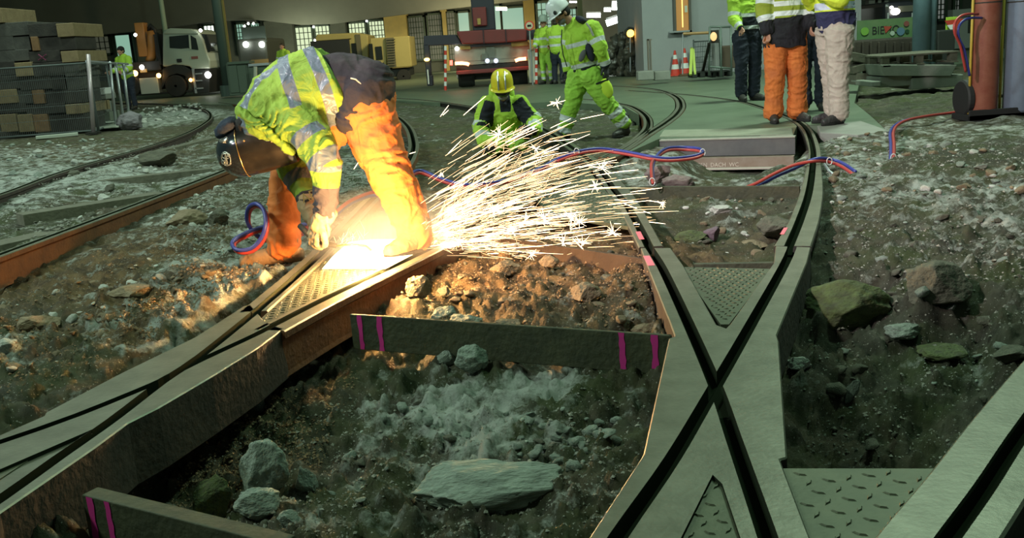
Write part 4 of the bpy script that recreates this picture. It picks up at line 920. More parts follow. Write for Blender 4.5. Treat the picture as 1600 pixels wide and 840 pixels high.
# ---- stack: weathered pallet on concrete beams
Ys_=13.4
pallet(1378,1500,84,101,Ys_,'large grey weathered wooden pallet on top of the concrete beams',M_woodp,1.1)
mb=MB(); a,b=W(1376,101,Ys_),W(1496,101,Ys_); a2_,b2_=W(1382,119,Ys_),W(1486,119,Ys_); mb.prism([a,b,b2_,a2_],(0,.8,0)); o=mb.build('concrete_beam',mat('greenish pale concrete',(.22,.24,.20),.85,c2=(.15,.17,.14),scale=4,bump=.2,amt=.2),bevel=.01); tag(o,'pale trapezoid concrete beam under the weathered pallet','concrete beam')
for i,(x0,x1,y0,y1) in enumerate(((1375,1425,119,135),(1425,1505,119,137),(1362,1376,127,135))):
    thing_box('concrete_block',('left','right','smallest')[i]+' concrete block in the bottom course under the pale beam','concrete block',x0,y0,x1,y1,Ys_+(.1,.05,0)[i],.8,bpy.data.materials['greenish pale concrete'],.012)
for i,(x0,y0,x1,y1) in enumerate(((1322,82,1350,98),(1325,98,1358,112),(1330,112,1362,134))):
    a_=[.25,-.2,.1][i]; c=W((x0+x1)/2,(y0+y1)/2,14.2); o=MB().box(c,((x1-x0)*14.2/F,.4,(y1-y0)*14.2/F*.8),R=Matrix.Rotation(a_,3,'Y')).build('timber_block',M_woodp,bevel=.01); tag(o,('top tilted','middle tilted','bottom')[i]+' dark timber block piled behind the beige trousers','timber')
# mound of dark earth
# ---- gas bottle trolley
gb=G(1550,186,.0); Yg=gb.y
def bottle(xl,xr,label,m,name,ztop=1.6,yb=176):
    k=Yg/F; c=W((xl+xr)/2,yb,Yg); r=(xr-xl)*k/2; o=empty(name,(c.x,Yg,c.z)); tag(o,label,'gas cylinder')
    prof=[(r*.9,0),(r,.03),(r,ztop*.82),(r*.97,ztop*.86),(r*.8,ztop*.92),(r*.45,ztop*.97),(r*.28,ztop)]
    put(MB().lathe(prof,(c.x,Yg,c.z),32).build('bottle_body',m,smooth=True),o); put(MB().lathe([(r*.42,ztop),(r*.42,ztop+.12),(r*.2,ztop+.17)],(c.x,Yg,c.z),16).build('valve_cap',M_galv,smooth=True),o)
    q=c+Vector((0,0,1.02)); put(MB().lathe([(r*1.01,0),(r*1.01,.012)],q,32).build('strap',M_dark),o); return c
cR=bottle(1515,1556,'rust-red gas cylinder standing on the black trolley',mat('worn red brown cylinder paint',(.19,.045,.028),.55,.1,c2=(.28,.11,.07),scale=6,amt=.1,bump=.15),'gas_cylinder',1.62,176)
cB=bottle(1568,1618,'blue-grey gas cylinder at the right picture edge',mat('blue grey cylinder paint',(.17,.22,.30),.5,.1,c2=(.12,.15,.20),scale=5,amt=.1,bump=.1),'gas_cylinder',1.62,174)
tr=empty('cylinder_trolley',gb); tag(tr,'black two-wheeled trolley carrying the two gas cylinders','trolley')
k=Yg/F
mb=MB(); c=W(1568,181,Yg-.1); mb.box((c.x,Yg+.05,c.z),(112*k,.36,.06)); mb.box((c.x,Yg-.12,c.z+.02),(112*k,.02,.11)); put(mb.build('base_plate',M_black,bevel=.008),tr)
cw=W(1506,154,Yg+.1); R=Matrix.Rotation(PI/2,3,'Y'); wh=MB().lathe([(.05,-.035),(.165,-.035),(.18,-.02),(.18,.02),(.165,.035),(.05,.035)],cw,28,R=R); put(wh.build('wheel',M_black,smooth=False),tr)
cw2=Vector((cw.x+.80,cw.y,cw.z)); put(MB().lathe([(.05,-.035),(.165,-.035),(.18,-.02),(.18,.02),(.165,.035),(.05,.035)],cw2,28,R=R).build('wheel',M_black),tr)
put(MB().cyl(cw,cw2,.015,8).build('axle',M_dark),tr)
M_hose_y=mat('yellow trolley tube',(.50,.36,.05),.5)
for px in(1513.5,1561): c=W(px,178,Yg-.02); put(MB().cyl(c,c+Vector((0,0,1.5)),.013,8).build('upright',M_hose_y,smooth=True),tr)
o=MB().tube([W(1564,40,Yg+.25),W(1562,70,Yg+.25),W(1560,95,Yg+.25),W(1557,118,Yg+.25)],.03,8).build('yellow_hose',mat('lime yellow sleeve',(.45,.52,.04),.6),smooth=True); tag(o,'lime yellow hose hanging between the two gas cylinders','hose')
# ---- masts and cabinets on the left
def mast(x0,x1,Y,ytop,ybot,label,m,edge=None):
    k=Y/F; b=W((x0+x1)/2,ybot,Y); r=empty('street_mast',b); tag(r,label,'mast'); w_=(x1-x0)*k
    put(MB().cyl(b,b+Vector((0,0,7)),w_/2,16,r2=w_*.42).build('pole',m,smooth=True),r); put(MB().cyl(b,b+Vector((0,0,.35)),w_*.75,16).build('base_sleeve',m),r)
    if edge: put(MB().box(b+Vector((w_*.55,0,3.2)),(.06,.1,6.3)).build('edge_strip',edge),r)
mast(269,277,44,0,150,'slim pale mast rising behind the truck cab',mat('pale mast',(.30,.38,.28),.6)); mast(350,366,32,0,150,'thick dark mast with an ochre edge by the green cabinets',mat('dark teal mast',(.07,.10,.085),.6),M_ochre)
for i,(x0,y0,x1,y1) in enumerate(((356,96,388,148),(389,99,419,146))):
    r=empty('switch_cabinet',W((x0+x1)/2,y1,31.5)); tag(r,('left and wider','right and narrower')[i]+' dark green cabinet behind the welder\'s helmet','cabinet')
    mb=MB(); pxbox(mb,x0,y0+3,x1,y1,31.5,.5); put(mb.build('housing',mat('grey green cabinet',(.09,.12,.09),.6) if i==0 else bpy.data.materials['grey green cabinet'],bevel=.02),r)
    mb=MB(); pxbox(mb,x0-1,y0,x1+1,y0+4,31.4,.7); put(mb.build('roof',M_galv if i else bpy.data.materials['grey green cabinet'],bevel=.01),r)
    mb=MB(); pxbox(mb,x0+2,y0+7,(x0+x1)/2-.5,y1-4,31.46,.05); put(mb.build('door',bpy.data.materials['grey green cabinet'],bevel=.008),r); mb=MB(); pxbox(mb,(x0+x1)/2+.5,y0+7,x1-2,y1-4,31.46,.05); put(mb.build('door',bpy.data.materials['grey green cabinet'],bevel=.008),r)
o=MB().cyl(W(399,104,31),W(399,146,31),.06,10).build('bollard',mat('white bollard',(.5,.5,.42),.5)); tag(o,'thin white bollard in front of the green cabinets','bollard')
# vehicle with two bright lamps
hvv=empty('works_vehicle',W(398,120,37)); tag(hvv,'dark vehicle facing us with two dazzling headlamps and a wooden beam in front','vehicle')
mb=MB(); pxbox(mb,374,62,420,138,37,3.2); put(mb.build('cab',mat('dark cab',(.05,.055,.045),.5),bevel=.1),hvv)
mb=MB(); pxbox(mb,379,42,415,66,37.05,.06); put(mb.build('windscreen',mat('cab glass',(.07,.09,.08),.08),bevel=.02),hvv)
mb=MB(); pxbox(mb,393,93,418,101,36.9,.15); put(mb.build('bumper',mat('pale wooden beam',(.42,.28,.12),.8)),hvv)
for x in(384,409):
    h=put(MB().ell(W(x,69.5,36.85),(.11,.08,.11),n=18).build('headlamp',emis('dazzling headlamp',(.95,1,.92),18) if x==384 else bpy.data.materials['dazzling headlamp'],smooth=True),hvv)
for x,y in((388,37),(396,37),(382,41),(345,39),(490,42),(573,33),(492,63)):
    o=empty('facade_lamp',W(x,y,Yf-3.5) if x<430 else W(x,y,Yf+.8)); tag(o,'tiny white lamp on the dark facade','lamp','tiny facade lamps'); put(MB().ell(o.location,(.055,.05,.055),n=12).build('bulb',bpy.data.materials['fluorescent tube'],smooth=True),o); put(MB().box(Vector(o.location)+Vector((0,.1,.1)),(.2,.12,.06)).build('bracket',M_dark),o)
# ================================================================== VEHICLES
M_hub=mat('grey wheel hub',(.55,.55,.52),.5); M_tire=mat('tyre',(.016,.016,.016),.8); M_cab=mat('pale grey green cab paint',(.40,.44,.36),.3,coat=.5); M_glass=mat('dark cab glass',(.02,.025,.025),.06); M_chas=mat('black chassis',(.015,.015,.015),.6)
def wheel(root,c,r,w_,ax='Y',hub=None):
    R=Matrix.Rotation(PI/2,3,'X') if ax=='Y' else Matrix.Rotation(PI/2,3,'Y')
    t=MB().lathe([(r*.55,-w_/2),(r*.93,-w_/2),(r,-w_*.35),(r,w_*.35),(r*.93,w_/2),(r*.55,w_/2)],c,28,R=R); to=put(t.build('tyre',M_tire),root)
    h=MB().lathe([(r*.55,-w_*.46),(r*.5,-w_*.50),(r*.28,-w_*.52),(r*.12,-w_*.6),(.01,-w_*.6)],c,24,R=R)
    h.lathe([(r*.55,w_*.42),(r*.5,w_*.30),(r*.28,w_*.36),(r*.12,w_*.5),(.01,w_*.5)],c,24,R=R)
    for k in range(8):
        a=k*PI/4
        for s_ in(-1,1):
            p=Vector(c)+R@Vector((math.cos(a)*r*.36,math.sin(a)*r*.36,s_*w_*.36)); h.ell(p,(r*.05,)*3,n=6)
    put(h.build('hub',hub or M_hub),root)
def part(root,name,m,*boxes,bev=.0):
    mb=MB()
    for b in boxes: pxbox(mb,*b)
    return put(mb.build(name,m,bevel=bev),root)
def slab_prof(root,name,m,pts,Y,dep,bev=0.03):
    """side profile given in pixels, extruded away from the camera"""
    return put(MB().prism([W(a,b,Y) for a,b in pts],(0,dep,0)).build(name,m,bevel=bev),root)
Yt=36.3
T=empty('crane_truck',W(275,150,Yt)); tag(T,'pale grey-green truck cab with folded orange loading crane at the far left','truck')
slab_prof(T,'cab',M_cab,[(254,104),(254,52),(256,47),(262,45),(305,45.5),(311,51),(317,62),(322,80),(328,95),(328,107),(300,108),(296,104),(285,102),(272,101),(262,104)],Yt,2.3,.05)
slab_prof(T,'roof_spoiler',M_cab,[(255,53),(259,46),(266,44),(298,45),(310,51),(309,53)],Yt-.06,2.4,.03)
slab_prof(T,'side_window',M_glass,[(264,57),(296,54),(306,60),(310,78),(300,77),(294,75),(283,76),(265,75)],Yt-.03,.06,.01)
slab_prof(T,'window_divider',M_cab,[(294.5,54),(297,54),(299,77),(296,76)],Yt-.05,.04,.0)
slab_prof(T,'windscreen',M_glass,[(312,53),(318,53),(326,66),(329,80),(325,82),(319,66)],Yt+.15,2.0,.01)
slab_prof(T,'mirror',M_black,[(319,53),(323,54),(330,74),(327,80),(322,68)],Yt-.35,.12,.02)
slab_prof(T,'wheel_arch',M_chas,[(254,108),(262,103),(274,101),(288,103),(298,109),(310,109),(327,108),(327,145),(302,147),(298,130),(288,118),(276,115),(264,119),(257,132),(252,140)],Yt+.02,2.2,.02)
part(T,'door_handle',M_black,(276,92,283,97,Yt-.08,.1),bev=.01)
part(T,'door_lettering',mat('faded red lettering',(.22,.07,.06),.6),(299,88,309,92,Yt-.02,.03))
part(T,'steps',M_galv,(302,108,305,145,Yt-.05,.1),(305,114,315,116,Yt-.05,.2),(305,125,315,127,Yt-.05,.2),(305,137,317,139,Yt-.05,.2))
k=Yt/F; wheel(T,W(276.5,134,Yt+.15),16.5*k,.32)
wheel(T,W(276.5,134,Yt+2.05),16.5*k,.32); wheel(T,W(205,134,Yt+.15),16.5*k,.32)
part(T,'side_box',mat('white grey side box',(.36,.38,.35),.5),(219,122,247,146,Yt,.5),(204,125,209,144,Yt,.4),bev=.02)
part(T,'chassis',M_chas,(150,112,300,122,Yt+.6,1.2),(160,98,250,112,Yt+.3,1.8),(203,144,300,147,Yt+.1,.4),bev=.02)
part(T,'exhaust_stack',M_chas,(243,55,253,112,Yt+.5,1.2),(245,52,249,100,Yt+.1,.2),bev=.02)
M_oran=mat('orange crane paint',(.36,.15,.035),.5)
part(T,'crane_mast',M_oran,(213,37,227,87,Yt+.5,.5),bev=.03)
put(MB().tube([W(233,97,Yt+.6),W(237,88,Yt+.6),W(238,72,Yt+.6),W(237,58,Yt+.6),W(235,48,Yt+.6)],[.16,.17,.17,.16,.10],12).build('crane_arm',M_oran,smooth=True),T)
put(MB().tube([W(231,48,Yt+.9),W(236,40,Yt+.9),W(241,46,Yt+.9),W(243,60,Yt+.9)],.09,10).build('crane_elbow',M_chas,smooth=True),T)
M_amb=emis('amber side marker',(1,.5,.12),9); M_wl=emis('white lamp lens',(1,1,.9),12)
for x,y,m_,s_,n_ in((211,114.5,M_amb,.11,'side_marker'),(248,118,M_amb,.09,'side_marker'),(298,125,M_amb,.07,'side_marker'),(221.5,105,M_wl,.09,'work_lamp'),(325,117,M_wl,.12,'headlamp'),(313.5,47.5,M_wl,.06,'roof_lamp'),(211.5,54.5,M_wl,.06,'work_lamp')):
    put(MB().ell(W(x,y,Yt-.12),(s_,.06,s_),n=12).build(n_,m_,smooth=True),T)
part(T,'amber_box',emis('amber box',(.8,.4,.05),.5),(219,108,228,113,Yt-.02,.1))
# beige box trucks
M_bt=mat('beige yellow truck paint',(.42,.34,.12),.55,c2=(.36,.29,.10),scale=1,amt=.2); M_rib=mat('grey ribbed shutter',(.12,.105,.06),.6)
Y2=39
T2=empty('box_truck',W(600,128,Y2)); tag(T2,'beige box truck with dark cab windows and light cargo box, behind the raised back','truck')
slab_prof(T2,'cab',M_bt,[(578,60),(604,58),(604,112),(583,112),(578,96)],Y2,2.3,.04)
part(T2,'cargo_box',M_bt,(604,58.5,641,104,Y2-.1,2.5),bev=.03); part(T2,'ribbed_shutter',M_rib,(605,60,617,104,Y2-.14,.1),*[(605,61+4*i,617,62+4*i,Y2-.2,.08) for i in range(11)])
part(T2,'side_window',M_glass,(587,73,597,93,Y2-.04,.08),bev=.02); part(T2,'windscreen',M_glass,(577,69,583,94,Y2-.04,.6),bev=.02)
part(T2,'chassis',M_chas,(585,108,640,120,Y2+.2,2.0),bev=.02)
for x in(600,631): wheel(T2,W(x,119,Y2+.1),.26*F/Y2*Y2/F+.02,.25); 
part(T2,'door_handle',M_black,(586,95,589,97,Y2-.08,.1),(597,98,600,102,Y2-.08,.1))
Y3=40.5
T3=empty('box_truck',W(540,120,Y3)); tag(T3,'taller beige box truck with a black grille panel, left of the other box truck','truck')
slab_prof(T3,'cargo_box',M_bt,[(494,54),(556,51),(575,55),(576,110),(494,112)],Y3,2.4,.04); part(T3,'black_panel',M_chas,(488,64,547,112,Y3-.1,.2),bev=.02)
part(T3,'side_shutter',M_rib,(558,55,565,108,Y3-.06,.1)); part(T3,'side_window',M_glass,(550,68,557,88,Y3-.06,.1),bev=.01); part(T3,'roof_edge',M_bt,(494,56,548,62,Y3-.12,.2),bev=.02)
wheel(T3,W(520,122,Y3+.1),.30,.25); wheel(T3,W(565,122,Y3+.1),.30,.25)
part(T3,'chassis',M_chas,(494,110,576,118,Y3+.2,2.0))
# red heavy truck from behind
Y4=25.6
T4=empty('heavy_crane_truck',W(768,128,Y4)); tag(T4,'rear of a red and grey heavy crane truck with glowing red tail lights','truck')
M_redt=mat('dull red truck paint',(.20,.03,.03),.5,c2=(.15,.03,.03),scale=2); M_gt=mat('grey tail panel',(.26,.27,.23),.6,c2=(.20,.21,.18),scale=3); M_dkt=mat('blue black steel',(.025,.025,.04),.5)
slab_prof(T4,'red_deck',M_redt,[(713,49),(770,46),(823,45),(823,63),(780,67),(722,69)],Y4,2.2,.03)
part(T4,'deck_joint',M_dkt,(755,47,756,68,Y4-.03,.05),(790,46,791,66,Y4-.03,.05)); part(T4,'deck_under_rail',M_dkt,(720,67,823,71,Y4+.1,2.0))  # dark strip along the underside of the red deck
slab_prof(T4,'outrigger_beam',M_dkt,[(662,56),(713,54),(722,69),(662,72)],Y4+.1,.5,.02); part(T4,'outrigger_leg',M_dkt,(664,70,672,122,Y4+.1,.35),bev=.02); part(T4,'outrigger_foot',M_dkt,(667,118,676,134,Y4+.05,.4),bev=.02)
slab_prof(T4,'outrigger_beam',M_dkt,[(820,47),(872,44),(872,54),(830,62),(820,64)],Y4+.1,.5,.02)
part(T4,'leg_reflector',mat('white reflector',(.7,.65,.6),.4),(668,109,670,131,Y4+.0,.04))
part(T4,'crane_turret',M_dkt,(737,-20,772,46,Y4+1.0,1.4),bev=.04); part(T4,'turret_red_panel',M_redt,(739,12,760,40,Y4+.9,.15),bev=.03); part(T4,'gold_badge',mat('gold badge',(.45,.32,.1),.4,.5),(746,29,751,38,Y4+.86,.05))
part(T4,'tail_panel',M_gt,(711,70,826,94,Y4+.2,.3),(720,92,815,101,Y4+.2,.3),bev=.02); part(T4,'panel_ribs',mat('dark panel grey',(.14,.15,.13),.7),(760,74,773,90,Y4+.15,.1),(753,84,762,93,Y4+.12,.1))  # ribs in a darker grey than the tail panel
part(T4,'ochre_plate',M_ochre,(719,71,735,77,Y4+.1,.08),(799,65,825,72,Y4+.1,.08),bev=.005)
part(T4,'bumper',M_redt,(714,107,826,113,Y4+.05,.3),bev=.02); part(T4,'under_rail',M_chas,(714,99,826,107,Y4+.2,.3),(740,113,820,122,Y4+.5,.3))
for x0,x1 in((716,741),(797,824)): 
    R=Matrix.Rotation(PI/2,3,'Y'); cx_=W((x0+x1)/2,118,Y4+.6); wheel(T4,cx_,.30,(x1-x0)*Y4/F,ax='X')
M_red=emis('red tail light',(1,.06,.04),9); M_ro=emis('orange red tail light',(1,.30,.12),8)
for pts,m_,n_ in(([(703,98),(707,98)],M_red,'tail_light'),([(711,99),(722,98.5),(730,99.5),(733,101)],M_ro,'tail_light'),([(805,95),(811,92.5),(822,91.5)],M_ro,'tail_light'),([(828,90),(833,88.5)],M_red,'tail_light')):
    put(MB().tube([W(a,b,Y4-.05) for a,b in pts],.045 if len(pts)>2 else .065,10).build(n_,m_,smooth=True),T4)
for x in(761.5,775): put(MB().ell(W(x,95,Y4+.1),(.06,.05,.06),n=14).build('number_lamp',emis('blue white lamp',(.7,.8,1),1.5) if x<770 else bpy.data.materials['blue white lamp'],smooth=True),T4)
put(MB().ell(W(667,93,Y4),(.075,.06,.045),n=12).build('amber_light',emis('amber leg light',(1,.62,.12),8),smooth=True),T4)
put(MB().ell(W(714,76,Y4+.1),(.05,.05,.06),n=12).build('work_lamp',M_wl,smooth=True),T4)
# striped beacon poles beside the truck
def striped(x,y0,y1,Y,label,c):
    y1=y1 if W(x,y1,Y).z<0 else y1+W(x,y1,Y).z*F/Y; r=empty('striped_post',W(x,y1,Y)); tag(r,label,'post'); n=10
    for i in range(n): a=W(x,y0+(y1-y0)*i/n,Y); b=W(x,y0+(y1-y0)*(i+1)/n,Y); put(MB().cyl(a,b,.035,10).build('red_band' if i%2 else 'white_band',M_cr if i%2 else M_cw),r)
striped(696,72,118,Y4-.6,'red and white striped post left of the red tail lights',0); striped(838,70,100,Y4-.6,'red and white striped post right of the red tail lights',0)
thing_box('white_board','pale upright board right of the red truck','board',826,78,839,128,Y4-.3,.1,mat('pale board',(.55,.50,.42),.7),.01)
# round no-entry sign
r=empty('round_traffic_sign',W(827,40,Y4-.8)); tag(r,'round red-rimmed traffic sign with a black truck symbol','sign')
Rr=Matrix.Rotation(PI/2,3,'X'); c=W(827,40,Y4-.8)
put(MB().lathe([(.01,0),(.12,0),(.12,.02),(.01,.02)],c,28,R=Rr).build('red_rim',M_cr),r); put(MB().lathe([(.01,.02),(.088,.02),(.088,.03),(.01,.03)],c,28,R=Rr).build('sign_face',mat('cream sign face',(.6,.5,.36),.6)),r)
mb=MB(); mb.box(c+Vector((-.0,-.035,.005)),(.085,.01,.035)); mb.box(c+Vector((-.03,-.035,-.005)),(.035,.01,.025)); mb.box(c+Vector((.0,-.035,-.02)),(.10,.01,.012)); put(mb.build('truck_symbol',M_black),r)
put(MB().cyl(c+Vector((0,.02,.1)),Vector((c.x,c.y+.02,0)),.02,8).build('pole',M_galv),r)
# ================================================================== TIMBER STACK AND FENCE
Yst=17.6
M_tb=[mat('dark creosoted timber',(.035,.030,.028),.85,c2=(.06,.052,.045),scale=5,bump=.4,bscale=30),mat('grey timber side',(.10,.095,.085),.85,c2=(.07,.065,.06),scale=6,bump=.4,bscale=30)]
M_end=[mat('tan timber end',(.30,.22,.12),.85,c2=(.20,.14,.075),scale=9,bump=.3,amt=.2),mat('rust brown timber end',(.27,.15,.07),.85,c2=(.19,.10,.05),scale=9,bump=.3)]
rows=[(15,37,[(-60,2,2)]),(37,57,[(-40,44,1),(45,88,0),(89,115,2)]),(58,79,[(-25,21,1),(22,47,1),(49,60,3),(61,118,0)]),(80,97,[(-40,45,1),(46,94,0),(96,122,2)]),
 (98,119,[(-45,23,0),(24,50,2),(51,100,0),(101,124,1)]),(120,140,[(-30,30,0),(31,80,0),(81,102,0),(104,125,1)]),(141,162,[(-20,25,2),(26,50,1),(51,69,3),(73,126,0)]),(163,178,[(-50,40,0),(41,101,0),(103,128,2)]),(179,206,[(-40,-1,0),(0,26,2),(28,52,2),(53,76,3),(78,133,0)])]
tn=[0]; ordw=['topmost','second','third','fourth','fifth','sixth','seventh','eighth','bottom']
for ri,(y0,y1,bs) in enumerate(rows):
    for bi,(x0,x1,ty) in enumerate(bs):
        dep=.9 if ty<2 else 1.3; dy=random.uniform(-.03,.03)+(0 if ty<2 else -.06)
        mb=MB(); pxbox(mb,x0,y0,x1-.6,y1-.4,Yst+dy,dep)
        m_=M_tb[ty] if ty<2 else M_end[ty-2]
        o=mb.build('timber_beam',m_,bevel=.008); kind_=['dark beam seen side-on','grey beam seen side-on','beam with a tan cut end facing us','beam with a rust-brown cut end facing us'][ty]
        tag(o,'%s in the %s course of the stack, %s from the left'%(kind_,ordw[ri],['first','second','third','fourth','fifth'][bi]),'timber beam','timber beams stacked behind the fence')
c=W(66,88,Yst-.06); o=MB().add(*(lambda m:(m.v,m.f))(MB().bar(W(60,85,Yst-.05),W(72,94,Yst-.05),.03,.01).bar(W(60,94,Yst-.05),W(72,85,Yst-.05),.03,.01,))).build('paint_mark',mat('faded magenta spray',(.22,.04,.10),.8)); o.parent=[b_ for b_ in bpy.data.objects if b_.name.startswith('timber_beam') and 'dark beam seen side-on in the fourth' in b_['label']][0]; o['label']='faded magenta cross sprayed on the beam'
ya=16.2
fa=W(-60,208,ya); fb=W(134,191,17.6)
fa=Vector((fa.x,fa.y,0)); fb=Vector((W(137,150,18.2).x,18.2,0))
def zfor(p,py):   # height at a plan point so that it shows at image row py (used once to size the panel)
    lo,hi=-1,4
    return None
meshfence('wire_fence','long low wire mesh fence panel in front of the timber stack',Vector((W(-80,108,17.0).x,17.0,0)),Vector((W(136,100,17.3).x,17.3,0)),1.22,70,5,M_wire,.0035,group=None)
meshfence('wire_fence','short fence panel folded back behind the pale post',Vector((W(137,100,17.4).x,17.4,0)),Vector((W(166,100,19.5).x,19.5,0)),1.2,14,5,M_wire,.0035)
r=empty('fence_post',Vector((W(141,150,17.0).x,17.0,0))); tag(r,'tallest pinkish steel fence post left of the bearded man','post'); p=Vector((W(143,190,17.0).x,17.0,0)); put(MB().cyl(p,Vector((W(139,92,17.0).x,17.0,1.36)),.035,12).build('tube',mat('pinkish steel',(.5,.42,.45),.4,.5),smooth=True),r); put(MB().box(p+Vector((0,0,.02)),(.2,.2,.04)).build('foot',M_dark),r)
for i,(x0,y0,x1,y1) in enumerate(((172,98,178,178),(181,100,190,170),(193,102,199,168))):
    a=W(x0,y0,18.6+i*.5); b=W(x1,y1,18.6+i*.5); b.z=0; r=empty('fence_post',b); tag(r,('first','second','third')[i]+' bluish tilted fence tube in front of the bearded man','post'); put(MB().cyl(a,b,.025,10).build('tube',M_galv,smooth=True),r); put(MB().ell(a,(.035,.035,.03),n=10).build('cap',M_galv,smooth=True),r)
o=MB().cyl(W(135,96,17.2),W(200,100,20),.02,8).build('cross_tube',M_galv); tag(o,'thin top tube joining the tilted fence posts','tube')
# pallets and white stones behind the fence
for i,(x0,y0,x1,y1,m_,l) in enumerate(((127,148,165,156,M_conc,'light grey slab on the pile right of the timber stack'),(150,138,163,150,M_cw,'white block on top of the pile behind the fence'),(127,132,136,148,M_end[0],'tan block at the left of the pile behind the fence'),(130,160,162,176,M_conc,'pale ribbed block low on the pile behind the fence'),(126,176,172,190,bpy.data.materials['greenish pale concrete'],'greenish slab at the foot of the fence post'),(140,150,158,160,M_woodp,'brown board in the middle of the pile behind the fence'))):
    thing_box('stone_block',l,'block',x0,y0,x1,y1,18.8,.5,m_,.01)
# planks lying in front of the stack
def plank(a,b,za,w_,h_,label,m,name='plank'):
    A=G(*a,za);B=G(*b,za); o=MB().bar(A,B,w_,h_).build(name,m,bevel=.006); tag(o,label,'plank'); return o
plank((-40,216),(158,196),.06,.14,.14,'long dark beam lying before the timber stack',M_tb[0])
plank((158,200),(192,190),.05,.6,.03,'pale flat sheet on the ground right of the long dark beam',mat('pale sheet',(.42,.45,.38),.8))
plank((56,215),(122,209),.03,.16,.05,'thin pale plank on the ground in front of the dark beam',bpy.data.materials['pale sheet'])
plank((60,207),(84,205),.05,.14,.06,'short white bar resting at the foot of the timber stack',M_cw)
HV=(.42,.64,.06)
M_hv=cloth('hi-vis yellow jacket cloth',HV,dirt=(.40,.58,.05),c3=(.02,.02,.03))
M_hvt=cloth('hi-vis yellow trouser cloth',(.36,.62,.07),dirt=(.28,.48,.06))
M_hvold=cloth('aged hi-vis cloth with orange fade',(.50,.60,.05),dirt=(.40,.46,.05),c1=(.32,.34,.36),c2=(.035,.035,.055))
M_navy=cloth('navy cloth',(.020,.022,.045),dirt=(.035,.035,.05))
M_jeans=cloth('dark jeans',(.012,.016,.032),dirt=(.03,.035,.055))
M_or=cloth('orange work trousers',(.62,.17,.035),dirt=(.45,.12,.035))
M_beige=cloth('beige trousers',(.50,.42,.37),dirt=(.38,.32,.28))
M_olive=cloth('olive hi-vis cloth',(.30,.36,.04),dirt=(.22,.27,.04),c1=(.72,.76,.80),c2=(.012,.012,.018))
M_white=mat('white helmet shell',(.80,.80,.85),.3,coat=.4)
M_yel=mat('yellow helmet shell',(.75,.60,.03),.35,coat=.3)
M_knit=mat('black knit',(.015,.013,.013),.9,bump=.6,bscale=120)
M_hair=mat('dark hair',(.03,.02,.012),.6,bump=.6,bscale=90)
# ---------------- welder
Yw=5.05
J={'pelvis':W(566,146,5.10),'waist':W(522,142,5.08),'chest':W(470,158,5.05),'neck':W(418,190,5.03),'head':W(398,226,5.02),
 'sh':[W(452,176,4.86),W(440,205,5.22)],'el':[W(508,255,4.76),W(462,268,5.16)],'wr':[W(508,333,4.79),W(481,318,5.00)],
 'hip':[W(578,180,5.00),W(562,175,5.20)],'kn':[W(610,272,4.93),W(447,266,5.32)],'an':[W(657,374,4.92),W(443,388,5.26)],'toe':[Vector((-.5,-.8,0)),Vector((-1,-.12,0))]}
J['hand']=[W(486,377,4.80)-W(508,333,4.79),W(492,352,4.93)-W(481,318,5.0)]
J['palm']=[Vector((.6,.6,-.25)),Vector((.8,-.4,-.2))]
sp=[np.array(J[k]) for k in('pelvis','waist','chest','neck')]
fwdw=Vector((-.35,0,-.94))
def aW(V):
    n=len(V); p0,p1=np.array(W(560,140,5.1)),np.array(W(400,190,5.03))
    t,d=seg(V,p0,p1); L=np.linalg.norm(p1-p0)
    # arms
    e={}
    darm=np.full(n,9.); tt=np.zeros(n)
    Ls=[]
    for i in(0,1):
        S_,E_,W_=[np.array(J[k][i]) for k in('sh','el','wr')]
        t1,d1=seg(V,S_,E_); t2,d2=seg(V,E_,W_); l1=np.linalg.norm(E_-S_); l2=np.linalg.norm(W_-E_)
        use2=d2<d1; s_=np.where(use2,l1+t2*l2,t1*l1); dd=np.minimum(d1,d2)-.02; tot=l1+l2
        m=dd<darm; darm=np.where(m,dd,darm); tt=np.where(m,s_,tt); Ls.append((l1,l2))
    isarm=(darm<.088)&(tt>.03)
    l1,l2=Ls[0]
    tape_arm=np.maximum(.03-np.abs(tt-(l1*.52)),.034-np.abs(tt-(l1*.98)))
    x=(t*L)
    tape_t=np.maximum(.030-np.abs(x-.155-.02*np.sin(V[:,1]*9)),.030-np.abs(x-.31))
    # braces over the shoulders: strips lengthwise at fixed side offset
    br=.030-np.abs(np.abs(V[:,1]-5.05)-.125); br=np.where(x>.31,br,-1)
    tape=np.where(isarm,tape_arm,np.maximum(tape_t,br))
    dark=np.where(isarm,tt-(l1+l2*.42),-1.)
    return dict(tape=tape,dark=dark)
rw=empty('person',G(560,405,0)); tag(rw,'bent-over welder in orange trousers, hi-vis jacket and glossy black welding mask','person')
# body
b=MB(); limb(b,[J['pelvis'],J['waist'],J['chest'],J['neck']],[.13,.14,.15,.06]); q_,R_=head(b,J['head'],(-.25,-.05,-.96),(-.96,0,.25),1.0); limb(b,[J['neck'],J['head']],[.06,.055])
for i in(0,1):
    limb(b,[J['sh'][i],J['el'][i],J['wr'][i]],[.055,.045,.03]); limb(b,[J['chest'],J['sh'][i]],[.08,.06]); limb(b,[J['hip'][i],J['kn'][i],J['an'][i]],[.085,.06,.045])
    hand(b,J['wr'][i],J['hand'][i],J['palm'][i],curl=.75,side=1 if i==0 else -1)
fuse('body',b,.0062,M_skin,1,parent=rw)
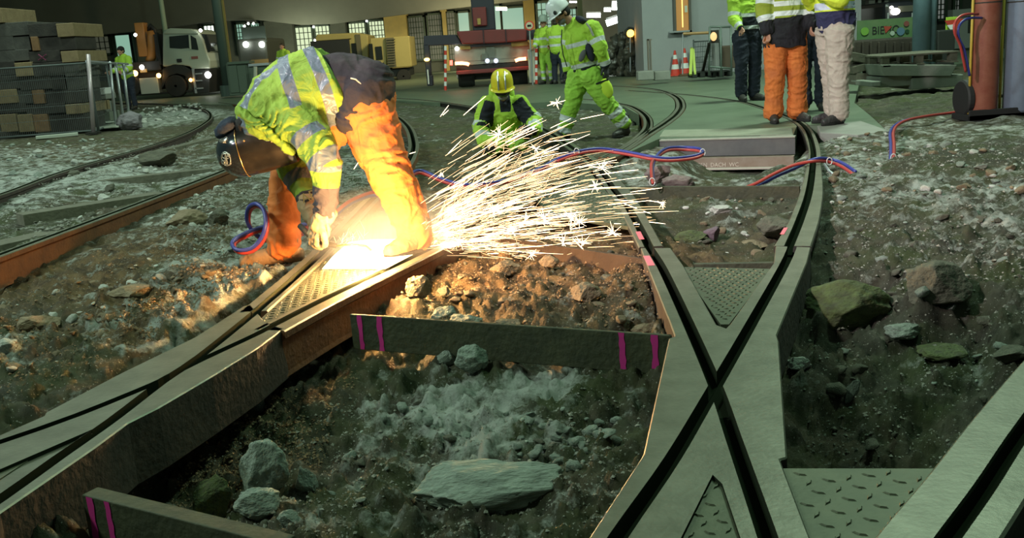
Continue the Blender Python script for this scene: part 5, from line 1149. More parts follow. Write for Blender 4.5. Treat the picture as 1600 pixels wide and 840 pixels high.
# trousers
t=MB(); limb(t,[W(556,140,5.1),W(572,165,5.1)],[.155,.165],ax=(0,1,0),k=1.12)
limb(t,[W(572,172,5.0),W(590,222,4.97),W(611,272,4.93),W(634,325,4.92),W(652,371,4.92)],[.155,.135,.112,.098,.088])
limb(t,[W(560,165,5.2),W(505,212,5.28),W(452,270,5.32),W(443,325,5.29),W(443,387,5.26)],[.12,.105,.092,.088,.094])
def pT(V):
    kn=(V[:,2]-.0); return dict()
fuse('trousers',t,.0085,M_or,3,wr=.014,wscale=(1,1,1.8),seed=2,parent=rw,wfreq=8)
# sweater (navy) and jacket
t=MB(); limb(t,[W(562,150,5.1),W(545,142,5.1),W(515,140,5.08)],[.185,.195,.18],ax=(0,1,0),k=1.1)
limb(t,[W(580,128,5.04),W(566,158,4.97),W(548,190,4.95)],[.13,.135,.085]); t.ell(W(500,140,5.07),(.14,.2,.16))
fuse('sweater',t,.0085,mat('dark navy fleece',(.018,.016,.024),.9,c2=(.032,.026,.026),scale=5,bump=.5,bscale=30,amt=.2),3,wr=.012,seed=8,parent=rw)
put(MB().tube([W(548,122,4.875),W(556,124,4.868),W(564,131,4.868),W(568,140,4.872)],.004,6).build('zip_piping',mat('pale piping',(.5,.48,.38),.6)),rw)
t=MB(); limb(t,[W(526,138,5.07),W(500,138,5.07),W(468,152,5.05),W(436,172,5.04),W(412,190,5.03)],[.195,.212,.215,.195,.150],ax=(0,1,0),k=1.12)
limb(t,[W(452,180,4.88),W(484,212,4.82),W(506,250,4.77),W(511,285,4.77),W(508,328,4.785)],[.115,.10,.084,.068,.055])
limb(t,[W(440,205,5.22),W(450,238,5.2),W(462,265,5.16),W(473,292,5.08),W(481,318,5.0)],[.11,.102,.088,.068,.052])
t.ell(W(425,205,5.0),(.09,.12,.09)); t.ell(W(395,170,5.05),(.07,.12,.05))
def hemcut(V):
    p0=np.array(W(499,80,5.07)); n_=np.array([.933,0,.361]); w_=(V-p0)@n_-.018*np.sin(V[:,1]*22)-.03*np.exp(-((V[:,2]-.87)/.12)**2); return V-np.maximum(w_,0)[:,None]*n_*.93
jk=fuse('hi_vis_jacket',t,.0075,cloth('orange-tinged hi-vis cloth',(.22,.36,.04),dirt=(.16,.27,.03),c1=(.13,.165,.20),c2=(.045,.04,.05),bump=.5),3,post=hemcut,attr=aW,wr=.014,wscale=(1.3,1,1),seed=12,parent=rw,wfreq=7)
# collar flap over the mask
cp=[W(374,172,4.9),W(392,187,4.84),W(415,203,4.82),W(436,222,4.83),W(455,236,4.85)]
mb=MB(); limb(mb,cp,[.022,.024,.022,.022,.024],n=10); fuse('collar',mb,.006,bpy.data.materials['orange-tinged hi-vis cloth'],2,parent=rw,wr=.01,wfreq=14)
# leather gloves
M_leather=mat('tan leather glove',(.52,.36,.20),.7,c2=(.36,.24,.13),scale=14,bump=.5,bscale=40,amt=.2)
for i in(0,1):
    g=MB(); hand(g,J['wr'][i]+J['hand'][i].normalized()*.045,J['hand'][i],J['palm'][i],curl=.62,sz=1.12,side=1 if i==0 else -1,r=1.45)
    limb(g,[J['wr'][i]-J['hand'][i].normalized()*.01,J['wr'][i]+J['hand'][i].normalized()*.08],[.058,.046])
    fuse('glove',g,.006,M_leather,1,parent=rw,wr=.006,wfreq=20)
# boots
M_tan=mat('dusty tan work boot',(.33,.19,.09),.8,c2=(.22,.13,.07),scale=14,bump=.5,amt=.2)
boot(rw,J['an'][1]+Vector((.02,0,0)),(-1,-.1,0),-.105,M_tan,sz=1.18,shaft=.12)
boot(rw,J['an'][0],(-.6,-.7,0),-.004,M_tan,sz=1.1)
# welding mask
M_mask=mat('glossy black mask shell',(.035,.033,.033),.22,.75,c2=(.10,.085,.07),scale=9,bump=.25,bscale=14,amt=.3,bdist=.004)
M_dome=mat('polished blue-black mask crown',(.035,.042,.055),.16,.6,coat=.8)
c0=W(380,237,5.0); c1=W(455,219,5.02); ax=(c1-c0).normalized(); dn=ax.cross(Vector((0,1,0))).normalized()  # up-ish
if dn.z<0: dn=-dn
sd=ax.cross(dn)
mk=MB(); n=36; V=[];Fs=[]
prof=[(0,.128),(.03,.130),(.08,.130),(.15,.126),(.22,.120),(.262,.115)]
for inner in(0,1):
    for u,r in prof:
        for k in range(n):
            a=2*PI*k/n; rr=r-.005*inner; V.append(c0+ax*(u)+dn*math.cos(a)*rr+sd*math.sin(a)*rr*1.0)
m_=len(prof)
for i in range(m_-1):
    for k in range(n):
        Fs.append((i*n+k,i*n+(k+1)%n,(i+1)*n+(k+1)%n,(i+1)*n+k)); o2=m_*n; Fs.append((o2+i*n+(k+1)%n,o2+i*n+k,o2+(i+1)*n+k,o2+(i+1)*n+(k+1)%n))
for k in range(n): Fs.append(((m_-1)*n+k,(m_-1)*n+(k+1)%n,2*m_*n-n+(k+1)%n,2*m_*n-n+k))
mk.add(V,Fs); mo=mk.build('welding_mask',M_mask,smooth=True); put(mo,rw)
dm=MB(); V=[];Fs=[]; K=12
for i in range(K):
    ph=PI/2*i/(K-1)*.995; 
    for k in range(n):
        a=2*PI*k/n; r=.131*math.cos(ph); V.append(c0-ax*(.138*math.sin(ph)-.002)+dn*math.cos(a)*r+sd*math.sin(a)*r)
for i in range(K-1):
    for k in range(n): Fs.append((i*n+(k+1)%n,i*n+k,(i+1)*n+k,(i+1)*n+(k+1)%n))
dm.add(V,Fs); do=dm.build('mask_crown',M_dome,smooth=True); put(do,rw)
M_gold=mat('brass rivet',(.8,.55,.25),.25,.9); M_chrome=mat('chrome emblem',(.75,.73,.70),.3,.8)
ring=MB().tube([c0+dn*math.cos(a)*.1315+sd*math.sin(a)*.1315 for a in [2*PI*k/40 for k in range(41)]],.0028,6); put(ring.build('seam_ring',M_gold,smooth=True),rw)
def onshell(px,py):
    """first point of the pixel's ray on the mask shell (about its axis)"""
    o=Vector((0,0,H)); d=ray(px,py).normalized(); w0=o-c0
    A=d-ax*d.dot(ax); B=w0-ax*w0.dot(ax); a=A.dot(A); b_=2*A.dot(B); c=B.dot(B)-.128**2; D=b_*b_-4*a*c
    if D<0: return None
    return o+d*((-b_-math.sqrt(D))/(2*a))
for px,py in((383,205),(381,220),(424,221)):
    p=onshell(px,py)
    if p: put(MB().ell(p,(.006,)*3,n=10).build('rivet',M_gold,smooth=True),rw)
# flourish emblem on the crown
def ondome(px,py):
    o=Vector((0,0,H)); d=ray(px,py).normalized(); w0=o-c0; b_=2*d.dot(w0); c=w0.dot(w0)-.136**2; D=b_*b_-4*c
    return o+d*((-b_-math.sqrt(D))/2) if D>0 else None
em=MB()
def stroke(pp,r=.0022):
    P=[ondome(*q) for q in pp]; P=[p for p in P if p is not None]
    if len(P)>2: em.tube(P,r,5)
cx,cy=353,248
for rx,ry,a0,a1,ox,oy in((9,11,0,6.28,0,0),(5,7,0,6.28,-3,-2),(5,7,.5,5.5,4,3),(3,4,0,6.28,0,5),(7,4,1,5,0,-4),(4,9,2,6,2,0),(2.5,3,0,6,-5,5),(2.5,2,0,6,4,-6)):
    stroke([(cx+ox+rx*math.cos(a0+(a1-a0)*k/16)*.8+ry*.15*math.sin(a0+(a1-a0)*k/16),cy+oy+ry*math.sin(a0+(a1-a0)*k/16)) for k in range(17)])
for k in range(5): stroke([(343+k*2.2,222+k*.4),(344+k*2.2,217-k),(346+k*2.2,219-k*1.2),(345+k*2.2,223-k)],.0016)
put(em.build('chrome_emblem',M_chrome,smooth=True),rw)
# black hood and navy cap showing behind the mask
hd=MB(); hd.ell(W(398,205,5.03),(.12,.115,.085)); hd.ell(W(384,192,5.0),(.05,.09,.05)); fuse('hood',hd,.009,M_knit,3,parent=rw,wr=.008,wfreq=12)
hd=MB(); Rr=Matrix.Rotation(math.radians(-33),3,'Y'); hd.ell(W(355,200,5.0),(.073,.085,.045),R=Rr,n=20); fuse('knit_cap',hd,.007,mat('navy knit cap',(.012,.02,.045),.85,c2=(.03,.04,.07),scale=20,bump=.6,bscale=100,amt=.1),2,parent=rw,wr=.006,wfreq=16)
# lettering on the far cuff
textobj('glove_lettering','AR',.07,mat('worn gold lettering',(.42,.30,.10),.6),W(474,318,4.935),W(490,311,4.93)-W(474,318,4.935),(0,0,1),parent=rw)
# cutting torch held in the gloves
tq=empty('cutting_torch',W(505,378,4.80)); tag(tq,'brass and steel cutting torch gripped in the welder\'s tan gloves','cutting torch')
tp=[W(468,352,4.86),W(484,368,4.82),W(505,380,4.80),W(525,384,4.82)]
put(MB().tube(tp,[.014,.016,.016,.013],10).build('handle',M_dark,smooth=True),tq)
put(MB().tube([tp[-1],W(550,382,4.84),W(572,384,4.86),W(580,391,4.87)],.006,8).build('nozzle_tube',mat('brass',(.6,.42,.15),.3,.9),smooth=True),tq)
# ---------------- striding walker
Ys=11.6
J2={'pelvis':W(914,112,Ys),'waist':W(913,92,Ys),'chest':W(906,58,Ys),'neck':W(895,37,Ys),'head':W(878,22,Ys-.03),
 'sh':[W(926,44,Ys-.16),W(893,46,Ys+.17)],'el':[W(938,76,Ys-.22),W(885,82,Ys+.2)],'wr':[W(946,103,Ys-.16),W(887,110,Ys+.18)],
 'hip':[W(923,117,Ys-.08),W(905,118,Ys+.08)],'kn':[W(944,155,Ys-.1),W(894,160,Ys+.05)],'an':[W(976,193,Ys-.05),W(882,203,Ys+.05)],'toe':[Vector((-.6,-.6,0)),Vector((-1,-.4,0))]}
J2['hand']=[Vector((.1,-.1,-1)),Vector((-.1,0,-1))]; J2['palm']=[Vector((-.6,.5,0)),Vector((0,-1,0))]
def bands_person(Jx,tapesT,tapesA,darkhem=None,darkslv=None,darksh=None,side=None,zdir=None):
    def f(V):
        P0,P1=np.array(Jx['pelvis']),np.array(Jx['neck']); t,d=seg(V,P0,P1); L=np.linalg.norm(P1-P0); x=t*L
        darm=np.full(len(V),9.); tt=np.zeros(len(V)); 
        for i in(0,1):
            S_,E_,W_=[np.array(Jx[k][i]) for k in('sh','el','wr')]; t1,d1=seg(V,S_,E_); t2,d2=seg(V,E_,W_); l1=np.linalg.norm(E_-S_); l2=np.linalg.norm(W_-E_)
            u=d2<d1; s_=np.where(u,l1+t2*l2,t1*l1); dd=np.minimum(d1,d2); m=dd<darm; darm=np.where(m,dd,darm); tt=np.where(m,s_,tt)
        isarm=(darm<.105)&(tt>.06)&(darm<d)
        tp=np.full(len(V),-1.); ta=np.full(len(V),-1.)
        for c,w in tapesT: tp=np.maximum(tp,w/2-np.abs(x-c))
        for c,w in tapesA: ta=np.maximum(ta,w/2-np.abs(tt-c))
        dk=np.full(len(V),-1.)
        if darkhem is not None: dk=np.maximum(dk,darkhem-x)
        if darkslv is not None: dk=np.where(isarm,tt-darkslv,dk)
        if darksh is not None: dk=np.maximum(dk,x-darksh)
        return dict(tape=np.where(isarm,ta,tp),dark=dk)
    return f
def legs_bands(Jx,cs,w=.06,knee=None):
    def f(V):
        best=np.full(len(V),9.); tt=np.zeros(len(V))
        for i in(0,1):
            K_,A_=np.array(Jx['kn'][i]),np.array(Jx['an'][i]); t,d=seg(V,K_,A_); l=np.linalg.norm(A_-K_); m=d<best; best=np.where(m,d,best); tt=np.where(m,t*l,tt)
        tp=np.full(len(V),-1.)
        for c in cs: tp=np.maximum(tp,w/2-np.abs(tt-c))
        return dict(tape=tp)
    return f
faceL=Vector((-.75,-.65,0)).normalized()
def exw(root,q,R):
    put(MB().ell(q(.052,0,-.055),(.052,.062,.045),R=R,n=16).build('neck_warmer',mat('grey snood',(.20,.19,.20),.9),smooth=True),root)
    # dark shoulder yoke patches, breast pocket, zip, badge
    sp_=[(902,52),(899,70),(898,90),(901,108)]
    put(MB().tube([W(878,46,Ys-.17),W(877,66,Ys-.18),W(880,86,Ys-.19),(W(886,104,Ys-.18))],.007,6).build('zip',M_black),root)
    put(MB().tube([W(916,36,Ys-.26),W(922,44,Ys-.275),W(927,56,Ys-.29)],.012,6).build('shoulder_piping',M_navy),root)
    Rz=Matrix.Rotation(.45,3,'Y'); put(MB().ell(W(910,87,Ys-.215),(.035,.02,.075),R=Rz).build('pocket_patch',mat('grey mesh patch',(.12,.11,.13),.8),smooth=True),root)
    put(MB().ell(W(922,82,Ys-.19),(.05,.03,.11),R=Matrix.Rotation(-.25,3,'Y')).build('side_panel',mat('dark navy side panel',(.02,.018,.04),.8),smooth=True),root)
    put(MB().ell(W(908,31,Ys-.10),(.075,.10,.04),R=Matrix.Rotation(.5,3,'Y')).build('shoulder_panel',bpy.data.materials['dark navy side panel'],smooth=True),root)
    put(MB().ell(W(948,138,Ys-.20),(.07,.03,.12),R=Matrix.Rotation(-.3,3,'Y')).build('thigh_pocket',mat('bright yellow pocket',(.62,.80,.06),.8,bump=.4,bscale=30),smooth=True),root)
    put(MB().bar(W(931,131,Ys-.22),W(950,124,Ys-.2),.03,.018).build('tool_strap',M_black),root)
    put(MB().ell(W(867,20,Ys-.16),(.02,.02,.025)).build('helmet_clip',M_black,smooth=True),root)
wk=build_person('person','man in full yellow hi-vis striding with white helmet and lowered head',J2,G(925,200,-.14),M_hv,M_hvt,vox=.012,
  attrJ=bands_person(J2,[(.085,.05),(.33,.05)],[(.16,.055),(.42,.055)],darkhem=.058),attrT=legs_bands(J2,[.20,.34],.07),facing=faceL,headdir=(-.72,-.30,-.55),headup=(-.55,-.1,.85),
  rad=dict(k=.85,pel=.165,waist=.185,chest=.19,sh=.098,el=.078,wr=.06,th=.125,kn=.10,an=.088,hem=.175,top=.11),glove=M_glove,hat=M_white,beanie=M_knit,ground=(-.14,-.14),extra=exw,wr=.018,seed=20,curl=.5,hem=W(916,104,Ys))
# ---------------- kneeling worker
Yk=10.4
J3={'pelvis':W(790,222,Yk+.25),'waist':W(789,200,Yk+.12),'chest':W(787,172,Yk),'neck':W(786,156,Yk-.05),'head':W(785,140,Yk-.12),
 'sh':[W(763,163,Yk-.02),W(811,163,Yk-.02)],'el':[W(752,197,Yk-.1),W(833,188,Yk-.12)],'wr':[W(757,224,Yk-.3),W(836,204,Yk-.35)],
 'hip':[W(777,222,Yk+.2),W(803,222,Yk+.2)],'kn':[W(768,228,Yk-.3),W(812,226,Yk-.25)],'an':[W(772,226,Yk+.45),W(808,228,Yk-.2)],'toe':[Vector((0,-1,0)),Vector((0,-1,0))]}
J3['an'][0].z=-.04; J3['an'][1].z=-.05
J3['hand']=[Vector((.5,-.3,-.5)),Vector((-.6,-.4,-.1))]; J3['palm']=[Vector((.5,.3,-.5)),Vector((0,-.3,-1))]
def aK(V):
    b_=bands_person(J3,[(.16,.045)],[(.24,.05),(.42,.06)])(V)
    x=(V[:,0]-J3['neck'].x); dk=np.maximum(.055-np.abs(x-.02),-1)*(V[:,2]>J3['chest'].z-.02)-1.*(V[:,2]<=J3['chest'].z-.02)
    tt=np.full(len(V),-1.)
    for i in(0,1):
        S_,E_=np.array(J3['sh'][i]),np.array(J3['el'][i]); t,d=seg(V,S_,E_); out=(V[:,0]-S_[0])*(1 if i else -1)
        xs=S_[0]+np.clip(t,0,1.2)*(E_[0]-S_[0]); inn=(V[:,0]-xs)*(-1 if i else 1); tt=np.maximum(tt,np.where((t>-.05)&(t<1.15)&(d<.118),inn+.035,-1.))
    b_['dark']=np.maximum(dk,np.where(b_['tape']>0,-1,tt)); return b_
def exk(root,q,R):
    # hood behind the helmet, goggles/visor, and helmet decals
    h=MB(); h.ell(W(772,146,Yk+.02),(.06,.07,.13)); h.ell(W(797,150,Yk+.02),(.05,.07,.10)); fuse('hood',h,.01,M_hv,2,parent=root,wr=.01)
    put(MB().ell(q(.105,0,.012),(.045,.082,.052),R=R,n=18).build('face_visor',mat('dark visor',(.03,.03,.03),.15,coat=.5),smooth=True),root)
    put(MB().ell(q(.06,0,-.055),(.045,.055,.035),R=R,n=14).build('snood',mat('grey mask',(.35,.33,.33),.9),smooth=True),root)
    for s_ in(-.035,.04): put(MB().tube([q(.150,s_,.055),q(.142,s_,.10),q(.125,s_,.145),q(.09,s_,.188),q(.04,s_,.213)],.009,6).build('helmet_stripe',M_galv),root)
kn=build_person('person','kneeling worker in black and yellow jacket with yellow visor helmet',J3,G(790,224,-.13),M_hv,M_hvt,vox=.012,attrJ=aK,facing=(0,-1,0),headdir=(0,-.95,-.32),headup=(0,-.3,.95),
  rad=dict(k=.8,sh=.105,el=.09,wr=.07,chest=.20,waist=.19,pel=.17,th=.11,kn=.09,an=.075),glove=M_black,hat=M_yel,ground=(-.14,-.14),extra=exk,wr=.018,seed=33,curl=.8)
gr=empty('angle_grinder',W(822,206,Yk-.42)); tag(gr,'black angle grinder in the kneeling worker\'s hand with a tiny blue light','power tool')
put(MB().tube([W(812,204,Yk-.42),W(822,203,Yk-.44),W(838,207,Yk-.42)],[.05,.055,.035],12).build('motor_body',M_black,smooth=True),gr)
put(MB().cyl(W(810,213,Yk-.44),W(812,216,Yk-.44),.06,20).build('disc_guard',M_dark),gr)
put(MB().ell(W(833,200,Yk-.45),(.014,.014,.014)).build('work_light',emis('blue white led',(.4,.6,1),6)),gr)
# ---------------- standing group
def P1():
    p=G(1168,157,0); J,f,s=stance(p.x,p.y,0,1.80,-15,feet=.04,arms=((.2,.16),(.2,.16)))
    def e(root,q,R): pass
    return build_person('person','man in dark jeans and yellow jacket with navy hem, farthest of the standing group',J,p,M_hv,M_jeans,vox=.013,attrJ=bands_person(J,[(.09,.05),(.26,.05)],[(.24,.06),(.46,.05)],darkhem=.235,darkslv=.50),
      facing=f,hair=M_hair,extra=e,rad=dict(hem=.17,chest=.19,waist=.18,sh=.10,el=.075,kn=.09,an=.085,th=.115),seed=41,wr=.014,hem=J['pelvis']+Vector((0,0,.02)))
P1()
def P2():
    p=G(1229,190,0); J,f,s=stance(p.x,p.y+.05,0,1.80,-4,feet=.10,arms=((.12,.10),(.12,.05)))
    def at(V):
        b=bands_person(J,[(.30,.05),(.20,.05),(.42,.05)],[(.18,.06),(.36,.06)],darkslv=.44)(V)
        x=V[:,2]-(J['pelvis'].z+.155+.10*np.clip((V[:,0]-J['pelvis'].x)*2.2,0,.5)*1.2); dk=-x; b['dark']=np.maximum(b['dark'],np.where(b['tape']>0,-1,dk)); return b
    r=build_person('person','man in orange trousers and dark-hemmed olive hi-vis coat holding a cigarette',J,p,M_olive,M_or,vox=.010,attrJ=at,facing=f,hair=M_hair,
      rad=dict(hem=.235,pel=.18,waist=.225,chest=.205,sh=.105,el=.085,wr=.07,th=.125,kn=.105,an=.112,k=.72),seed=52,wr=.013,postJ=lambda V:np.stack([V[:,0],V[:,1],np.maximum(V[:,2],J['pelvis'].z-.15+.01*np.sin(V[:,0]*30))],-1),hem=J['pelvis']+Vector((0,0,-.14)),ground=(0,0),curl=.7)
    c=J['wr'][0]+Vector((0,-.06,-.09)); o=MB().cyl(c,c+Vector((.06,-.02,-.035)),.0045,8).build('cigarette',mat('cigarette paper',(.8,.78,.72),.8)); tag(o,'white cigarette between the fingers of the man in orange trousers','cigarette')
P2()
def P3():
    p=G(1268,172,0); J,f,s=stance(p.x+.02,p.y,0,1.78,20,feet=.02,arms=((.2,.22),(.2,.2)))
    J['wr']=[J['chest']+f*.34+s*q*.08 for q in(-1,1)]; J['el']=[J['chest']+f*.10+s*q*.24-Vector((0,0,.16)) for q in(-1,1)]
    build_person('person','man in navy clothes hidden between the orange and beige trousers',J,p,M_navy,M_jeans,vox=.013,attrJ=bands_person(J,[(.22,.06)],[(.44,.07)]),facing=f,hair=M_hair,seed=61,wr=.014,rad=dict(an=.08,kn=.085,hem=.18))
    a=W(1281,3,p.y-.42); o=MB().box(a,(.17,.012,.22),R=Matrix.Rotation(.25,3,'Y')).build('paper_sheet',mat('paper',(.72,.78,.85),.7),bevel=.002); tag(o,'pale blue-white paper sheet held up between the standing men','paper')
P3()
def P4():
    p=G(1303,192,0); J,f,s=stance(p.x,p.y,0,1.82,78,feet=.10,arms=((-.05,.2),(.2,.25)),step=.03)
    J['an'][0].x-=.05; J['kn'][0].x-=.01; J['an'][1].x+=.10; J['kn'][1].x+=.08
    J['wr']=[J['chest']+f*.34+s*q*.08+Vector((0,0,.0)) for q in(-1,1)]; J['el']=[J['chest']+f*.10+s*q*.24-Vector((0,0,.16)) for q in(-1,1)]
    def at(V):
        b=bands_person(J,[(.22,.07),(.40,.05)],[(.22,.06)])(V)
        x=V[:,2]-(J['pelvis'].z+.17); b['dark']=np.where(b['tape']>0,-1,-x); return b
    build_person('person','man in beige trousers and yellow jacket with navy tail, standing on the slab',J,p,cloth('bright yellow hi-vis cloth',(.72,.85,.06),c1=(.62,.66,.85),c2=(.03,.03,.09)),M_beige,vox=.010,attrJ=at,facing=f,hair=M_hair,
      rad=dict(hem=.19,pel=.165,waist=.19,chest=.20,sh=.10,th=.13,kn=.105,an=.098,k=.95),seed=72,wr=.015,hem=J['pelvis']+Vector((.03,0,.03)),ground=(0,0),bootm=mat('black sneaker',(.02,.018,.02),.5,c2=(.06,.055,.06),scale=15,amt=.1))
P4()
# ---------------- far workers
def far(px,pyf,Y,h,face,label,jm,tm,hat=None,beanie=None,hair=None,arms=((.2,.2),(.2,.2)),z=None,lean=0,tapes=((.10,.06),(.30,.06))):
    g=W(px,pyf,Y); g.z=0; J,f,s=stance(g.x,Y,g.z,h,face,feet=.08,arms=arms,lean=lean)
    return build_person('person',label,J,g,jm,tm,vox=.02,attrJ=bands_person(J,list(tapes),[(.2,.06),(.42,.06)]),attrT=legs_bands(J,[.15,.3],.06) if tm is M_hvt else None,facing=f,hat=hat,beanie=beanie,hair=hair,ground=(g.z,g.z),
      rad=dict(chest=.20,waist=.19,hem=.19,sh=.10,el=.08),seed=int(px),eyes=False,wr=.012)
far(207,166,27.5,1.72,25,'bearded man in yellow jacket looking down behind the wire fence',M_hv,M_jeans,beanie=M_knit,arms=((.2,.3),(.2,.3)),lean=.2)
far(449,128,36,1.66,20,'distant worker in yellow and orange beyond the welder\'s back',M_hv,M_jeans,hair=M_hair,lean=.15)
far(856,123,25,1.62,25,'far worker in yellow overalls beside the crane truck',M_hv,M_hvt,hat=mat('grey green helmet',(.30,.36,.32),.5),lean=.15)
far(873,122,24.5,1.62,-150,'far worker in yellow jacket and dark trousers seen from behind',M_hv,M_jeans,hair=M_hair)
# ================================================================== ROCKS, RUBBLE, HOSES, SPARKS
def rock_mesh(name,seed,sub=4,flat=.7,facet=.35,rough=.06):
    bm=bmesh.new(); bmesh.ops.create_icosphere(bm,subdivisions=sub,radius=1); V=np.array([v.co[:] for v in bm.verts]); rs=np.random.RandomState(seed)
    n=rs.normal(size=(11,3)); n/=np.linalg.norm(n,axis=1,keepdims=True); d=rs.uniform(.55,.95,11)
    for k in range(11):        # plane cuts make broken facets
        t=V@n[k]; over=np.maximum(t-d[k],0); V=V-over[:,None]*n[k]
    V*= (1+.10*fbm(V,1.4,2,seed)+rough*fbm(V,4.5,3,seed+5))[:,None]
    V[:,2]*=flat
    for v,c in zip(bm.verts,V): v.co=c
    me=bpy.data.meshes.new(name); bm.to_mesh(me); bm.free(); me.polygons.foreach_set('use_smooth',[True]*len(me.polygons)); return me
M_rock=mat('grey-green limestone',(.30,.34,.29),.9,c2=(.12,.14,.12),scale=3,bump=.9,bscale=9,amt=.2,detail=8)
M_rockd=mat('dirty dark rock',(.075,.075,.055),.9,c2=(.13,.125,.09),scale=3,bump=.9,bscale=9,detail=8)
M_rockb=mat('brown earthy rock',(.17,.12,.07),.9,c2=(.25,.20,.13),scale=3,bump=.9,bscale=9,amt=.2,detail=8)
M_rockw=mat('chalky white stone',(.50,.50,.46),.9,c2=(.34,.34,.31),scale=4,bump=.7,bscale=9,detail=8)
M_rockm=mat('mossy rock',(.10,.125,.04),.9,c2=(.06,.06,.035),scale=3,bump=.9,bscale=9,detail=8)
def tz(x,y):
    z,_=terrain_z(np.array([x]),np.array([y])); return float(z[0])
def rock(px,py,zg,w_px,h_px,label,m,seed,d=.8,rz=0,tilt=0,sub=5,sink=.35):
    """px,py: centre of the rock in the picture, zg its ground level"""
    b=G(px,py+h_px*.30,zg); k=b.y/F; me=rock_mesh('rock',seed,sub,1.0); me.materials.append(m)
    o=bpy.data.objects.new('rock',me); COL.objects.link(o); g=tz(b.x,b.y)
    sx,sz=w_px*k/2*1.12,h_px*k/2*1.15; o.scale=(sx,sx*d,sz); o.rotation_euler=(0,tilt,rz); o.location=(b.x,b.y+sx*d*.2,max(g,zg-.05)+sz*(1-sink)*.85); tag(o,label,'rock'); return o
rock(415,745,-.30,78,95,'large pale green boulder standing in the front pit',M_rock,3,.8,.3,.1)
rock(755,755,-.27,285,72,'long flat grey-green boulder lying across the front pit',M_rock,8,.42,.05)
rock(478,752,-.31,42,44,'small grey-green stone right of the large pale boulder',M_rock,12)
rock(330,785,-.33,72,75,'mossy leaning rock at the lower left of the front pit',M_rockm,14,.8,.5,.3)
rock(410,815,-.31,80,45,'pale rock just below the large standing boulder',M_rock,17)
rock(455,833,-.31,46,34,'blue-green stone at the bottom edge of the pit',M_rock,19)
rock(739,578,-.22,52,42,'round grey stone under the long marked tie bar',M_rock,21,sink=.2)
rock(700,567,-.22,32,26,'small pale stone left of the round grey one under the tie bar',M_rock,23)
rock(655,461,-.12,36,36,'rounded brown stone against the rail, left one of a pair',M_rockb,25,sink=.2)
rock(695,454,-.12,26,22,'small dark round stone right of the rounded brown one',M_rockd,27,sink=.2)
rock(690,478,-.11,46,36,'smooth grey boulder leaning behind the long tie bar',M_rock,29,.8,.2,-.3)
rock(727,487,-.11,52,30,'angular grey stone right of the smooth boulder behind the tie bar',M_rock,31)
rock(915,462,-.10,48,36,'tan pointed rock in the brown soil patch',M_rockb,33,sink=.2)
rock(857,418,-.13,30,20,'dark triangular clod near the brown tie bar',M_rockb,35)
rock(1012,497,-.12,48,26,'grey flat stone beside the crossing at the right of the brown patch',M_rockb,37)
rock(790,497,-.12,60,26,'dark low rock half hidden behind the long tie bar',M_rockd,39)
rock(790,425,-.13,46,22,'brown clod in the middle of the sparks-lit soil',M_rockb,41)
rock(1322,477,-.17,135,74,'big mossy green boulder right of the crossing',M_rockm,43,.7,.1)
rock(1464,450,-.09,112,68,'dark square-cut block with a yellow streak on its edge',M_rockd,45,.8,.3,sink=.15)
rock(1329,630,-.32,22,38,'pale green elongated stone in the dark right pit',M_rock,47,.5,.2,.7)
rock(1410,497,-.12,60,20,'flat pale stone in the dirt right of the mossy boulder',M_rock,49,sink=.5)
rock(1582,556,-.18,60,26,'flat brownish stone near the right picture edge',M_rockd,51)
rock(1480,540,-.2,80,30,'mossy flat stone above the dark right pit',M_rockm,53)
rock(1250,578,-.22,40,22,'grey plastic-like flat stone beside the X crossing',M_rockw,55,sink=.1)
rock(400,628,-.30,26,34,'small pale yellow-green stone on the dark slope of the pit',M_rock,57)
rock(290,347,-.12,58,30,'brown boulder at the rust-orange rail',M_rockb,59,sink=.2)
rock(345,352,-.11,40,30,'grey angular stone right of the brown boulder by the rail',M_rockd,61)
rock(206,193,-.02,38,28,'purple-grey boulder in front of the fence',mat('purple grey rock',(.20,.18,.20),.9,c2=(.14,.13,.14),scale=3,bump=.8,bscale=9),63,sink=.2)
rock(245,258,-.12,58,24,'dark boulder between the left rails',M_rockd,65,sink=.2)
rock(172,296,-.13,16,12,'small round stone between the left rails',M_rockd,67,sink=.1)
rock(160,306,-.13,22,12,'small chalky stone next to the round one between the left rails',M_rockw,69)
rock(108,270,-.05,28,10,'flat dark stone left of the inner rail',M_rockd,71)
rock(60,498,-.12,60,30,'pale brown rock in the hollow below the orange rail',M_rockb,73)
rock(12,556,-.05,32,22,'chalky white stone at the left picture edge',M_rockw,75)
rock(205,455,-.08,70,26,'sunlit-looking earthy lump in the hollow by the rail',M_rockb,77)
rock(1218,346,-.14,60,40,'grey-purple angular boulder in the far rock pit',M_rockd,79,sink=.2)
rock(1127,331,-.13,32,12,'flat pale stone in the far rock pit',M_rockw,81,sink=.1)
rock(1175,372,-.18,50,16,'long pale stone low in the far rock pit',M_rockb,83)
rock(1113,352,-.15,26,24,'small purple stone in the centre of the far rock pit',mat('purple stone',(.13,.09,.11),.9),85)
rock(1080,362,-.17,50,22,'mossy stone at the left of the far rock pit',M_rockm,87)
rock(1215,302,-.12,26,10,'tiny brown stone right in the far rock pit',M_rockb,89)
rock(1030,262,-.04,40,28,'jagged pinkish clod left of the steel girder',mat('pinkish clod',(.30,.24,.23),.95,c2=(.2,.15,.14),scale=6,bump=.9),91)
rock(1060,275,-.05,50,24,'jagged pinkish clod under the hose loop',bpy.data.materials['pinkish clod'],93)
for o in [a for a in bpy.data.objects if a.get('label')=='sunlit-looking earthy lump in the hollow by the rail']: o['label']='warm-lit earthy lump in the hollow by the orange rail'
